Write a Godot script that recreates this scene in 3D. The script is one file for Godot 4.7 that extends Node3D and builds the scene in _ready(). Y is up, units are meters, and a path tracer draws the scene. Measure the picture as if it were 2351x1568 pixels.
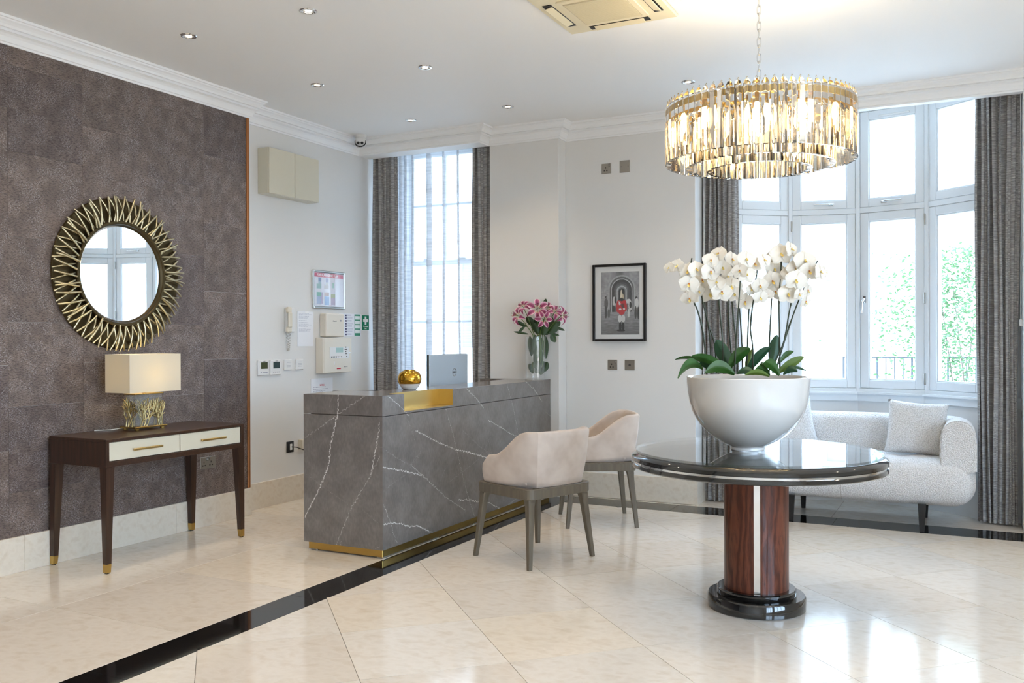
extends Node3D
# A hotel lobby: papered wall with mirror and console, marble reception desk, round table with orchids, bow window with a sofa.

const FOC := 2075.04
const EYE := Vector3(0, 1.35, 0)
const FWD := Vector3(-0.45208997, -0.00330458, -0.89196622)
const RGT := Vector3(0.8919714, -0.0031313, -0.45208099)
const UPV := Vector3(0.00129908, 0.99998964, -0.00436322)
const CEIL := 3.19

var M := {}
var taken := {}
var cache := {}
var rng := RandomNumberGenerator.new()


# ---------------------------------------------------------------- mesh helpers
class MB:
	var v := PackedVector3Array()
	var uv := PackedVector2Array()
	var sg := PackedInt32Array()

	func tri(a: Vector3, b: Vector3, c: Vector3, s := -1, ua := Vector2.ZERO, ub := Vector2.ZERO, uc := Vector2.ZERO) -> void:
		v.append(a); v.append(c); v.append(b)
		uv.append(ua); uv.append(uc); uv.append(ub)
		sg.append(s); sg.append(s); sg.append(s)

	func quad(a: Vector3, b: Vector3, c: Vector3, d: Vector3, s := -1, ua := Vector2(0, 1), ub := Vector2(1, 1), uc := Vector2(1, 0), ud := Vector2(0, 0)) -> void:
		tri(a, b, c, s, ua, ub, uc)
		tri(a, c, d, s, ua, uc, ud)

	# a box with chamfered edges
	func box(c: Vector3, size: Vector3, bev := 0.0, bas := Basis()) -> void:
		var h := size * 0.5
		bev = minf(bev, minf(h.x, minf(h.y, h.z)) * 0.9)
		var i := h - Vector3(bev, bev, bev)
		var ax := [Vector3.RIGHT, Vector3.UP, Vector3.BACK]
		for k in 3:
			for sgn in [-1.0, 1.0]:
				var n: Vector3 = ax[k] * sgn
				var p: Vector3 = ax[(k + 1) % 3]
				var q: Vector3 = ax[(k + 2) % 3] * sgn
				var hn := n * h[k]
				var ip := p * i[(k + 1) % 3]
				var iq := q * i[(k + 2) % 3]
				quad(c + bas * (hn - ip - iq), c + bas * (hn + ip - iq), c + bas * (hn + ip + iq), c + bas * (hn - ip + iq))
		if bev <= 0.0:
			return
		for k in 3:
			var a := (k + 1) % 3
			var b := (k + 2) % 3
			for s1 in [-1.0, 1.0]:
				for s2 in [-1.0, 1.0]:
					var e: Vector3 = ax[k] * i[k]
					var pa: Vector3 = ax[a] * h[a] * s1 + ax[b] * i[b] * s2
					var pb: Vector3 = ax[a] * i[a] * s1 + ax[b] * h[b] * s2
					if s1 * s2 > 0:
						quad(c + bas * (pa - e), c + bas * (pb - e), c + bas * (pb + e), c + bas * (pa + e))
					else:
						quad(c + bas * (pb - e), c + bas * (pa - e), c + bas * (pa + e), c + bas * (pb + e))
		for sx in [-1.0, 1.0]:
			for sy in [-1.0, 1.0]:
				for sz in [-1.0, 1.0]:
					var s3 := Vector3(sx, sy, sz)
					var x0 := c + bas * (Vector3(h.x, i.y, i.z) * s3)
					var y0 := c + bas * (Vector3(i.x, h.y, i.z) * s3)
					var z0 := c + bas * (Vector3(i.x, i.y, h.z) * s3)
					if sx * sy * sz > 0:
						tri(x0, y0, z0)
					else:
						tri(x0, z0, y0)

	# rings of points joined one to the next
	func loft(rings: Array, closed := true, caps := true, s := 0, cap_s := -1) -> void:
		var n: int = rings[0].size()
		var last := n if closed else n - 1
		for r in rings.size() - 1:
			for j in last:
				var k := (j + 1) % n
				var ju := float(j) / last
				var ku := float(j + 1) / last
				var ru := float(r) / (rings.size() - 1)
				var su := float(r + 1) / (rings.size() - 1)
				quad(rings[r][j], rings[r][k], rings[r + 1][k], rings[r + 1][j], s, Vector2(ju, ru), Vector2(ku, ru), Vector2(ku, su), Vector2(ju, su))
		if caps and closed:
			for e in [0, rings.size() - 1]:
				var m := Vector3.ZERO
				for p in rings[e]:
					m += p
				m /= n
				for j in n:
					var k := (j + 1) % n
					if e == 0:
						tri(m, rings[e][k], rings[e][j], cap_s)
					else:
						tri(m, rings[e][j], rings[e][k], cap_s)

	func tube(path: Array, radii, seg := 8, caps := true) -> void:
		var rings := []
		var nrm := Vector3.ZERO
		for i in path.size():
			var t: Vector3 = (path[mini(i + 1, path.size() - 1)] - path[maxi(i - 1, 0)]).normalized()
			if nrm == Vector3.ZERO:
				nrm = t.cross(Vector3.UP if absf(t.y) < 0.9 else Vector3.RIGHT).normalized()
			nrm = (nrm - t * nrm.dot(t)).normalized()
			var bn := t.cross(nrm)
			var r: float = radii[i] if radii is Array else radii
			var ring := []
			for j in seg:
				var a := TAU * j / seg
				ring.append(path[i] + (nrm * cos(a) + bn * sin(a)) * r)
			rings.append(ring)
		loft(rings, true, caps)

	# profile of Vector2(radius, height) turned about y
	func lathe(prof: Array, seg := 32, at := Vector3.ZERO, a0 := 0.0, a1 := TAU) -> void:
		var g := 0
		for i in prof.size() - 1:
			if i > 0:
				var d0: Vector2 = (prof[i] - prof[i - 1]).normalized()
				var d1: Vector2 = (prof[i + 1] - prof[i]).normalized()
				var flat := maxf(prof[i].distance_to(prof[i - 1]), prof[i].distance_to(prof[i + 1])) > 0.1
				if d0.dot(d1) < (0.9999 if flat else 0.8):
					g += 1
			for j in seg:
				var p := []
				for e in [[i, j], [i, j + 1], [i + 1, j + 1], [i + 1, j]]:
					var a: float = a0 + (a1 - a0) * e[1] / seg
					p.append(at + Vector3(prof[e[0]].x * cos(a), prof[e[0]].y, -prof[e[0]].x * sin(a)))
				var l := float(i) / (prof.size() - 1)
				var m := float(i + 1) / (prof.size() - 1)
				quad(p[0], p[1], p[2], p[3], g, Vector2(float(j) / seg, l), Vector2(float(j + 1) / seg, l), Vector2(float(j + 1) / seg, m), Vector2(float(j) / seg, m))

	# a flat outline (x, y) given thickness along z
	func slab(poly: PackedVector2Array, z0: float, z1: float, xf := Transform3D()) -> void:
		var pts := poly.duplicate()
		if Geometry2D.is_polygon_clockwise(pts):
			pts.reverse()
		var t := Geometry2D.triangulate_polygon(pts)
		for i in range(0, t.size(), 3):
			var a := pts[t[i]]
			var b := pts[t[i + 1]]
			var c := pts[t[i + 2]]
			if (b - a).cross(c - a) < 0:
				var w := b
				b = c
				c = w
			tri(xf * Vector3(a.x, a.y, z1), xf * Vector3(b.x, b.y, z1), xf * Vector3(c.x, c.y, z1))
			tri(xf * Vector3(a.x, a.y, z0), xf * Vector3(c.x, c.y, z0), xf * Vector3(b.x, b.y, z0))
		for i in pts.size():
			var p := pts[i]
			var q := pts[(i + 1) % pts.size()]
			quad(xf * Vector3(p.x, p.y, z0), xf * Vector3(q.x, q.y, z0), xf * Vector3(q.x, q.y, z1), xf * Vector3(p.x, p.y, z1))

	# a soft box; bend moves each point
	func rbox(h: Vector3, r: float, n := 4, mids := 2, bend = null) -> void:
		var co := []
		for k in 3:
			var l := []
			var core := h[k] - r
			for i in n + 1:
				l.append(-core - r * tan(PI / 4 * (n - i) / n))
			for i in range(1, mids + 1):
				l.append(lerpf(-core, core, float(i) / (mids + 1)))
			for i in n + 1:
				l.append(core + r * tan(PI / 4 * i / n))
			co.append(l)
		for k in 3:
			var a := (k + 1) % 3
			var b := (k + 2) % 3
			for sgn in [-1.0, 1.0]:
				for i in co[a].size() - 1:
					for j in co[b].size() - 1:
						var p := []
						for e in [[i, j], [i + 1, j], [i + 1, j + 1], [i, j + 1]]:
							var q := Vector3.ZERO
							q[k] = h[k] * sgn
							q[a] = co[a][e[0]]
							q[b] = co[b][e[1]]
							var inn := q.clamp(-(h - Vector3(r, r, r)), h - Vector3(r, r, r))
							var w := inn + (q - inn).normalized() * r
							p.append(bend.call(w) if bend else w)
						if sgn > 0:
							quad(p[0], p[1], p[2], p[3], 0)
						else:
							quad(p[0], p[3], p[2], p[1], 0)

	# a sheet z = f over a grid of (s, t)
	func sheet(f: Callable, nu: int, nv: int, su := 1.0, sv := 1.0) -> void:
		var g := []
		for i in nu + 1:
			var row := []
			for j in nv + 1:
				row.append(f.call(float(i) / nu, float(j) / nv))
			g.append(row)
		for i in nu:
			for j in nv:
				quad(g[i][j], g[i + 1][j], g[i + 1][j + 1], g[i][j + 1], 0, Vector2(su * i / nu, sv * j / nv), Vector2(su * (i + 1) / nu, sv * j / nv), Vector2(su * (i + 1) / nu, sv * (j + 1) / nv), Vector2(su * i / nu, sv * (j + 1) / nv))

	func done(solid := true) -> ArrayMesh:
		if solid:
			var vol := 0.0
			for i in range(0, v.size(), 3):
				vol += v[i].dot(v[i + 2].cross(v[i + 1]))
			if vol < 0:
				for i in range(0, v.size(), 3):
					var w := v[i + 1]
					v[i + 1] = v[i + 2]
					v[i + 2] = w
					var x := uv[i + 1]
					uv[i + 1] = uv[i + 2]
					uv[i + 2] = x
		var st := SurfaceTool.new()
		st.begin(Mesh.PRIMITIVE_TRIANGLES)
		for i in v.size():
			st.set_smooth_group(sg[i])
			st.set_uv(uv[i])
			st.add_vertex(v[i])
		st.generate_normals()
		st.index()
		return st.commit()


func boxm(size: Vector3, bev := 0.0) -> ArrayMesh:
	var key := [size, bev]
	if not cache.has(key):
		var b := MB.new()
		b.box(Vector3.ZERO, size, bev)
		cache[key] = b.done()
	return cache[key]


func lathem(prof: Array, seg := 32) -> ArrayMesh:
	var b := MB.new()
	b.lathe(prof, seg)
	return b.done()


func tubem(path: Array, radii, seg := 8) -> ArrayMesh:
	var b := MB.new()
	b.tube(path, radii, seg)
	return b.done()


func numbered(called: String) -> String:
	if not taken.has(called):
		taken[called] = 0
		return called
	taken[called] += 1
	return "%s_%03d" % [called, taken[called]]


# one named mesh under parent
func obj(parent: Node, called: String, mesh: Mesh, m: Material, at := Vector3.ZERO, bas := Basis()) -> MeshInstance3D:
	var o := MeshInstance3D.new()
	o.name = numbered(called) if parent == self else called
	o.mesh = mesh
	o.material_override = m
	o.transform = Transform3D(bas, at)
	parent.add_child(o, true)
	return o


# a thing's base: its parts are its children
func thing(called: String, label: String, category: String, at := Vector3.ZERO, turn := 0.0, group := "") -> Node3D:
	var o := Node3D.new()
	o.name = numbered(called)
	add_child(o, true)
	o.position = at
	o.rotation.y = turn
	return tag(o, label, category, group)


func tag(o: Node3D, label: String, category: String, group := "", kind := "") -> Node3D:
	o.set_meta("label", label)
	o.set_meta("category", category)
	if group:
		o.set_meta("group", group)
	if kind:
		o.set_meta("kind", kind)
	return o


func part(parent: Node, called: String) -> Node3D:
	var o := Node3D.new()
	o.name = called
	parent.add_child(o, true)
	return o


func struct(called: String, label: String, mesh: Mesh = null, m: Material = null) -> Node3D:
	var o: Node3D
	if mesh:
		o = obj(self, called, mesh, m)
	else:
		o = Node3D.new()
		o.name = numbered(called)
		add_child(o, true)
	o.set_meta("kind", "structure")
	o.set_meta("label", label)
	return o


# box between two corners, added to a builder
func between(b: MB, x0: float, x1: float, y0: float, y1: float, z0: float, z1: float, bev := 0.0) -> void:
	b.box(Vector3(x0 + x1, y0 + y1, z0 + z1) * 0.5, Vector3(absf(x1 - x0), absf(y1 - y0), absf(z1 - z0)), bev)


func boxes(list: Array) -> ArrayMesh:
	var b := MB.new()
	for l in list:
		between(b, l[0], l[1], l[2], l[3], l[4], l[5], l[6] if l.size() > 6 else 0.0)
	return b.done()


func lettering(parent: Node, called: String, words: String, height: float, m: Material, at: Vector3, bas := Basis(), wide := 0.0) -> MeshInstance3D:
	var t := TextMesh.new()
	var f := SystemFont.new()
	f.font_names = PackedStringArray(["Droid Sans"])
	f.font_weight = 700
	t.font = f
	t.text = words
	t.font_size = 32
	t.pixel_size = height / 23.0
	t.depth = height * 0.02
	var k := 1.0
	if wide > 0.0:
		k = wide / maxf(t.get_aabb().size.x, 0.0001)
	return obj(parent, called, t, m, at, bas * Basis.from_scale(Vector3(k, 1, 1)))


# ray of a point of the photograph, met with a plane of the room
func ray(u: float, v: float) -> Vector3:
	return FWD + RGT * ((u - 1175.5) / FOC) - UPV * ((v - 784.0) / FOC)


func at_x(u: float, v: float, x: float) -> Vector3:
	var d := ray(u, v)
	return EYE + d * (x / d.x)


func at_y(u: float, v: float, y: float) -> Vector3:
	var d := ray(u, v)
	return EYE + d * ((y - EYE.y) / d.y)


func at_z(u: float, v: float, z: float) -> Vector3:
	var d := ray(u, v)
	return EYE + d * (z / d.z)


func deep(u: float, v: float, depth: float) -> Vector3:
	return EYE + ray(u, v) * depth


# ---------------------------------------------------------------- materials
func mat(c: Color, rough := 0.5, metal := 0.0) -> StandardMaterial3D:
	var m := StandardMaterial3D.new()
	m.albedo_color = c
	m.roughness = rough
	m.metallic = metal
	return m


func rgb(r: int, g: int, b: int) -> Color:
	return Color8(r, g, b)


func noise(freq: float, sd: int, octaves := 4, type := FastNoiseLite.TYPE_SIMPLEX_SMOOTH) -> FastNoiseLite:
	var n := FastNoiseLite.new()
	n.seed = sd
	n.frequency = freq
	n.noise_type = type
	n.fractal_octaves = octaves
	return n


func ramp(cols: Array, at: Array) -> Gradient:
	var g := Gradient.new()
	g.offsets = PackedFloat32Array(at)
	g.colors = PackedColorArray(cols)
	return g


func ntex(n: FastNoiseLite, size: int, g: Gradient = null, bump := 0.0) -> NoiseTexture2D:
	var t := NoiseTexture2D.new()
	t.width = size
	t.height = size
	t.seamless = true
	t.noise = n
	if g:
		t.color_ramp = g
	if bump > 0.0:
		t.as_normal_map = true
		t.bump_strength = bump
	return t


func painted(w: int, h: int, f: Callable) -> ImageTexture:
	var im := Image.create_empty(w, h, false, Image.FORMAT_RGB8)
	for y in h:
		for x in w:
			im.set_pixel(x, y, f.call(x, y))
	return ImageTexture.create_from_image(im)


func tri_map(m: StandardMaterial3D, scale: Vector3, world := false, offset := Vector3.ZERO) -> StandardMaterial3D:
	m.uv1_triplanar = true
	m.uv1_world_triplanar = world
	m.uv1_triplanar_sharpness = 8.0
	m.uv1_scale = scale
	m.uv1_offset = offset
	return m


func make_materials() -> void:
	M.paint = mat(rgb(226, 225, 222), 0.6)
	M.ceiling = mat(rgb(246, 246, 245), 0.7)
	M.gloss_white = mat(rgb(244, 245, 245), 0.3)
	M.frame_white = mat(rgb(226, 230, 232), 0.35)
	M.plastic_white = mat(rgb(228, 228, 226), 0.35)
	M.plastic_cream = mat(rgb(222, 214, 196), 0.4)
	M.case_cream = mat(rgb(226, 219, 205), 0.4)
	M.panel_cream = mat(rgb(214, 208, 188), 0.3)
	M.ac_cream = mat(rgb(230, 220, 190), 0.45)
	M.ac_grille = mat(rgb(196, 184, 156), 0.6)
	M.black = mat(rgb(14, 14, 15), 0.4)
	M.ink = mat(rgb(40, 40, 46), 0.7)
	M.paper = mat(rgb(236, 238, 242), 0.8)
	M.pale_ink = mat(rgb(150, 152, 166), 0.8)
	M.red = mat(rgb(196, 52, 66), 0.6)
	M.crimson = mat(rgb(206, 62, 92), 0.6)
	M.green_sign = mat(rgb(0, 122, 86), 0.5)
	M.white_ink = mat(rgb(246, 246, 246), 0.6)
	M.lcd = mat(rgb(164, 196, 190), 0.3)
	M.lcd_olive = mat(rgb(66, 72, 42), 0.25)
	M.lcd_teal = mat(rgb(38, 58, 58), 0.25)
	M.brass = mat(rgb(196, 164, 96), 0.22, 1.0)
	M.brass_soft = mat(rgb(206, 178, 116), 0.3, 1.0)
	M.gold = mat(rgb(214, 166, 62), 0.1, 1.0)
	M.gold_coral = mat(rgb(206, 188, 138), 0.3, 1.0)
	M.silver_gold = mat(rgb(206, 196, 164), 0.32, 1.0)
	M.bronze_dark = mat(rgb(78, 66, 44), 0.45, 0.9)
	M.copper = mat(rgb(176, 116, 72), 0.3, 0.8)
	M.chrome = mat(rgb(222, 224, 226), 0.06, 1.0)
	M.steel = mat(rgb(176, 176, 172), 0.3, 0.9)
	M.nickel = mat(rgb(168, 162, 152), 0.35, 0.85)
	M.mirror = mat(rgb(238, 240, 240), 0.01, 1.0)
	M.silver_case = mat(rgb(184, 196, 206), 0.35, 0.3)
	M.lacquer_black = mat(rgb(9, 10, 11), 0.08)
	M.lacquer_black.clearcoat_enabled = true
	M.lacquer_black.clearcoat_roughness = 0.03
	M.bowl_white = mat(rgb(222, 219, 214), 0.12)
	M.bowl_white.clearcoat_enabled = true
	M.bowl_white.clearcoat_roughness = 0.03
	M.ceramic_white = mat(rgb(236, 232, 226), 0.3)
	M.black_stone = mat(rgb(15, 16, 17), 0.06)
	M.cord = mat(rgb(206, 204, 196), 0.5)
	M.cable = mat(rgb(40, 40, 42), 0.5)
	M.office_black = mat(rgb(24, 25, 28), 0.6)
	M.laminate = mat(rgb(222, 212, 196), 0.4)
	M.soil = mat(rgb(60, 44, 30), 0.9)
	M.water = mat(Color(0.9, 0.95, 0.93, 0.03), 0.02)
	M.water.transparency = BaseMaterial3D.TRANSPARENCY_ALPHA
	M.pane = mat(Color(0.93, 0.97, 0.98, 0.03), 0.01)
	M.pane.transparency = BaseMaterial3D.TRANSPARENCY_ALPHA
	M.vase_glass = mat(Color(0.86, 0.94, 0.93, 0.03), 0.02)
	M.vase_glass.transparency = BaseMaterial3D.TRANSPARENCY_ALPHA
	M.lamp_glass = mat(Color(0.85, 0.93, 0.96, 0.1), 0.02)
	M.lamp_glass.transparency = BaseMaterial3D.TRANSPARENCY_ALPHA
	M.table_glass = mat(Color(0.02, 0.2, 0.15, 0.12), 0.01)
	M.table_glass.transparency = BaseMaterial3D.TRANSPARENCY_ALPHA
	M.prism = mat(Color(0.98, 0.95, 0.9, 0.035), 0.03)
	M.prism.transparency = BaseMaterial3D.TRANSPARENCY_ALPHA
	M.prism.metallic_specular = 0.8
	M.prism_solid = mat(Color(1.0, 0.98, 0.95, 0.0), 0.0)
	M.prism_solid.refraction_enabled = true
	M.prism_solid.refraction_scale = 0.05
	M.bulb = mat(rgb(255, 240, 214), 0.5)
	M.bulb.emission_enabled = true
	M.bulb.emission = Color(1.0, 0.87, 0.64)
	M.bulb.emission_energy_multiplier = 20.0
	M.bulb_soft = mat(rgb(255, 240, 214), 0.5)
	M.bulb_soft.emission_enabled = true
	M.bulb_soft.emission = Color(1.0, 0.85, 0.6)
	M.bulb_soft.emission_energy_multiplier = 6.0
	M.spot_lens = mat(rgb(255, 248, 236), 0.5)
	M.spot_lens.emission_enabled = true
	M.spot_lens.emission = Color(1.0, 0.93, 0.82)
	M.spot_lens.emission_energy_multiplier = 6.0

	# cream marble of floor and skirting, in a few cuts
	var stone := noise(0.012, 7, 5)
	stone.domain_warp_enabled = true
	stone.domain_warp_amplitude = 40.0
	stone.domain_warp_frequency = 0.008
	var stone_tex := ntex(stone, 1024, ramp([rgb(217, 208, 195), rgb(223, 215, 203), rgb(227, 220, 209), rgb(221, 212, 199), rgb(212, 201, 185)], [0.0, 0.3, 0.5, 0.72, 1.0]))
	for k in 5:
		var w: float = [1.0, 0.98, 1.0, 0.965, 0.99][k]
		var m := mat(Color(w, w * [1.0, 1.0, 0.985, 0.99, 0.995][k], w * [1.0, 1.0, 0.96, 0.98, 0.99][k]), 0.11)
		m.albedo_texture = stone_tex
		m.metallic_specular = 0.6
		tri_map(m, Vector3(0.55, 0.55, 0.8), true, Vector3(0.37 * k, 0.2, 0.61 * k))
		M["tile%d" % k] = m
	M.skirting = mat(rgb(255, 252, 246), 0.28)
	M.skirting.albedo_texture = stone_tex
	tri_map(M.skirting, Vector3(0.9, 0.9, 0.9), true, Vector3(0.1, 0.43, 0.2))
	M.grout = mat(rgb(92, 84, 74), 0.9)

	# metallic cork paper: fibres and silvery flecks over brown patches
	var big := noise(0.009, 11, 3)
	var fib := noise(0.1, 12, 3)
	var fleck := noise(0.17, 13, 2)
	var paper_tex := func(x, y):
		var p := clampf(big.get_noise_2d(x, y) * 1.3 + 0.5, 0.0, 1.0)
		var c := rgb(110, 97, 91).lerp(rgb(127, 112, 104), p)
		var a := fib.get_noise_2d(x * 0.55, y * 2.0)
		c = c.lerp(rgb(66, 57, 53), clampf(-a * 1.7 - 0.05, 0.0, 0.6))
		var s := clampf((fleck.get_noise_2d(x * 0.7 + 300.0, y * 2.2) - 0.18) * 4.0, 0.0, 1.0)
		var patch := clampf(big.get_noise_2d(x + 500.0, y - 300.0) * 2.0 + 0.6, 0.25, 1.0)
		return c.lerp(rgb(186, 182, 184), s * patch * 0.8)
	M.paper_tex = painted(640, 640, paper_tex)
	var rise := func(x, y):
		var h := 0.5 + 0.5 * fib.get_noise_2d(x * 0.55, y * 2.0) + 0.3 * fleck.get_noise_2d(x * 0.7 + 300.0, y * 2.2)
		return Color(h, h, h)
	M.paper_rise = painted(640, 640, rise)
	for k in 4:
		var t: float = [1.0, 0.9, 1.06, 0.96][k]
		var m := mat(Color(t, t * [1.0, 1.0, 0.97, 1.0][k], t * [1.0, 1.02, 0.95, 1.0][k]).clamp(), 0.42)
		m.albedo_texture = M.paper_tex
		m.metallic = 0.25
		m.heightmap_enabled = true
		m.heightmap_texture = M.paper_rise
		m.heightmap_scale = 0.22
		tri_map(m, Vector3(1, 1, 1), true, Vector3(0.1, 0.31 * k, 0.23 * k))
		M["cork%d" % k] = m

	# woods
	var grain := noise(0.03, 21, 4)
	var walnut := func(x, y):
		var a := 0.5 + 0.5 * grain.get_noise_2d(x * 3.0, y * 0.18)
		return rgb(42, 27, 19).lerp(rgb(74, 50, 36), a)
	M.walnut = mat(Color.WHITE, 0.28)
	M.walnut.albedo_texture = painted(256, 256, walnut)
	tri_map(M.walnut, Vector3(1.6, 1.6, 1.6))
	var rosewood := func(x, y):
		var warp := grain.get_noise_2d(x * 0.12, y * 0.07) * 60.0 + grain.get_noise_2d(x * 0.4, y * 0.3 + 400.0) * 14.0
		var a := 0.5 + 0.5 * sin((x + warp * 2.0) * 0.055)
		var b := 0.5 + 0.5 * grain.get_noise_2d((x + warp) * 2.6, y * 0.22)
		var c := rgb(70, 33, 23).lerp(rgb(118, 64, 44), a * 0.7 + b * 0.3)
		return c.lerp(rgb(34, 16, 12), clampf(b * 2.4 - 1.45, 0.0, 0.7))
	M.rosewood = mat(Color.WHITE, 0.35)
	M.rosewood.metallic_specular = 0.3
	M.rosewood.albedo_texture = painted(512, 512, rosewood)
	M.rosewood.clearcoat_enabled = true
	M.rosewood.clearcoat = 0.35
	M.rosewood.clearcoat_roughness = 0.04
	var ash := func(x, y):
		var a := 0.5 + 0.5 * grain.get_noise_2d(x * 2.2, y * 0.2)
		return rgb(92, 84, 71).lerp(rgb(118, 109, 94), a)
	M.ash_grey = mat(Color.WHITE, 0.4)
	M.ash_grey.albedo_texture = painted(192, 192, ash)
	tri_map(M.ash_grey, Vector3(2.2, 2.2, 2.2))

	# cloths
	var slub := noise(0.06, 31, 3)
	var curtain := func(x, y):
		var a := slub.get_noise_2d(x * 0.1, y * 2.4)
		var b := slub.get_noise_2d(x * 0.24 + 900.0, y * 5.0)
		var c := rgb(136, 134, 134).lerp(rgb(168, 166, 164), clampf(0.5 + a, 0.0, 1.0))
		c = c.lerp(rgb(92, 90, 90), clampf(-b - a * 0.5 - 0.12, 0.0, 0.7))
		return c.lerp(rgb(206, 204, 200), clampf((b + a - 0.42) * 2.0, 0.0, 0.8))
	M.curtain = mat(Color.WHITE, 0.75)
	M.curtain.albedo_texture = painted(512, 512, curtain)
	M.curtain.backlight_enabled = true
	M.curtain.backlight = Color(0.12, 0.12, 0.13)
	M.curtain.uv1_scale = Vector3(1.4, 1.4, 1)
	var gauze := func(x, y):
		var a := slub.get_noise_2d(x * 0.16, y * 2.4)
		return rgb(214, 218, 222).lerp(rgb(246, 248, 250), clampf(0.5 + a, 0.0, 1.0))
	M.sheer = mat(Color(1, 1, 1, 0.68), 0.9)
	M.sheer.albedo_texture = painted(256, 256, gauze)
	M.sheer.uv1_scale = Vector3(1.4, 1.4, 1)
	M.sheer.transparency = BaseMaterial3D.TRANSPARENCY_ALPHA
	M.sheer.backlight_enabled = true
	M.sheer.backlight = Color(0.5, 0.51, 0.53)
	var nub := noise(0.12, 41, 3)
	M.boucle = mat(Color.WHITE, 0.95)
	M.boucle.albedo_texture = ntex(nub, 512, ramp([rgb(206, 205, 203), rgb(228, 227, 226), rgb(244, 244, 243)], [0.2, 0.5, 0.8]))
	M.boucle.heightmap_enabled = true
	M.boucle.heightmap_texture = ntex(nub, 512)
	M.boucle.heightmap_scale = 0.9
	M.boucle.rim_enabled = true
	M.boucle.rim = 0.4
	tri_map(M.boucle, Vector3(1.5, 1.5, 1.5))
	var nap := noise(0.01, 51, 3)
	M.velvet = mat(Color.WHITE, 0.85)
	M.velvet.albedo_texture = ntex(nap, 512, ramp([rgb(198, 183, 171), rgb(206, 192, 181), rgb(212, 199, 188)], [0.2, 0.5, 0.8]))
	M.velvet.rim_enabled = true
	M.velvet.rim = 0.6
	tri_map(M.velvet, Vector3(1.3, 1.3, 1.3))
	M.shade = mat(rgb(226, 219, 202), 0.9)
	M.shade.backlight_enabled = true
	M.shade.backlight = Color(0.7, 0.665, 0.55)

	# plants
	M.leaf = mat(rgb(58, 98, 44), 0.3)
	M.leaf.albedo_texture = ntex(noise(0.02, 61, 3), 256, ramp([rgb(190, 205, 180), rgb(255, 255, 250)], [0.2, 0.8]))
	tri_map(M.leaf, Vector3(3, 3, 3))
	M.leaf_deep = mat(rgb(40, 76, 50), 0.3)
	M.leaf_olive = mat(rgb(92, 116, 48), 0.32)
	M.lily_leaf = mat(rgb(44, 70, 34), 0.4)
	M.stem_dark = mat(rgb(44, 54, 32), 0.5)
	M.stem_green = mat(rgb(92, 122, 56), 0.5)
	M.petal = mat(rgb(236, 231, 220), 0.6)
	M.petal.backlight_enabled = true
	M.petal.backlight = Color(0.28, 0.27, 0.23)
	M.lip = mat(rgb(238, 214, 128), 0.6)
	M.lip_red = mat(rgb(206, 128, 60), 0.6)
	var lily := func(x, y):
		var d := absf(x - 31.5) / 31.5
		var c := rgb(136, 46, 88).lerp(rgb(196, 122, 152), clampf(d * 1.7 - 0.15, 0.0, 1.0))
		c = c.lerp(rgb(244, 222, 228), clampf(d * 3.2 - 2.0, 0.0, 1.0))
		return c.lerp(rgb(240, 222, 168), clampf(0.9 - y / 22.0, 0.0, 0.9))
	M.lily_petal = mat(Color.WHITE, 0.55)
	M.lily_petal.albedo_texture = painted(64, 96, lily)
	M.lily_petal.backlight_enabled = true
	M.lily_petal.backlight = Color(0.4, 0.3, 0.34)
	M.anther = mat(rgb(72, 38, 24), 0.8)

	# outdoors
	M.stucco = mat(rgb(240, 238, 232), 0.9)
	M.stucco_grey = mat(rgb(214, 214, 210), 0.9)
	M.out_glass = mat(rgb(150, 156, 160), 0.2)
	M.railing = mat(rgb(64, 68, 72), 0.6)
	M.ground_out = mat(rgb(176, 174, 170), 0.9)
	M.tree_leaf = mat(rgb(72, 108, 62), 0.6)
	M.tree_leaf.backlight_enabled = true
	M.tree_leaf.backlight = Color(0.2, 0.28, 0.14)
	M.bark = mat(rgb(96, 84, 70), 0.9)


# ---------------------------------------------------------------- the scene
func _ready() -> void:
	rng.seed = 20240611
	# camera
	var cam := Camera3D.new()
	cam.name = "camera"
	add_child(cam)
	cam.transform = Transform3D(Basis(RGT, UPV, -FWD), EYE)
	cam.fov = 41.3956
	cam.near = 0.05
	cam.far = 200.0
	cam.current = true
	# overcast daylight
	var env := Environment.new()
	env.background_mode = Environment.BG_SKY
	var sky := Sky.new()
	var air := ProceduralSkyMaterial.new()
	air.sky_top_color = Color(0.73, 0.86, 1.0)
	air.sky_horizon_color = Color(0.81, 0.905, 1.0)
	air.sky_curve = 0.2
	air.ground_bottom_color = Color(0.6, 0.6, 0.6)
	air.ground_horizon_color = Color(0.75, 0.75, 0.75)
	air.energy_multiplier = 16.0
	sky.sky_material = air
	env.sky = sky
	env.tonemap_mode = Environment.TONE_MAPPER_LINEAR
	env.tonemap_exposure = 1.06
	env.sdfgi_enabled = true
	env.ssao_enabled = true
	env.ssil_enabled = true
	var we := WorldEnvironment.new()
	we.name = "world"
	we.environment = env
	add_child(we)

	make_materials()
	build_shell()
	build_floor()
	build_papered_wall()
	build_bow_window()
	build_sash_window()
	build_outdoors()
	build_ceiling_things()
	build_desk()
	build_round_table()
	build_chairs()
	build_sofa()
	build_console()
	build_mirror()
	build_wall_fittings()
	build_picture()
	build_chandelier()
	build_orchids()
	build_lilies()


# ---------------------------------------------------------------- setting
func plan(b: MB, pts: Array, y0: float, y1: float) -> void:
	b.slab(PackedVector2Array(pts), y0, y1, Transform3D(Basis(Vector3(1, 0, 0), Vector3(0, 0, 1), Vector3(0, 1, 0)), Vector3.ZERO))


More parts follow.
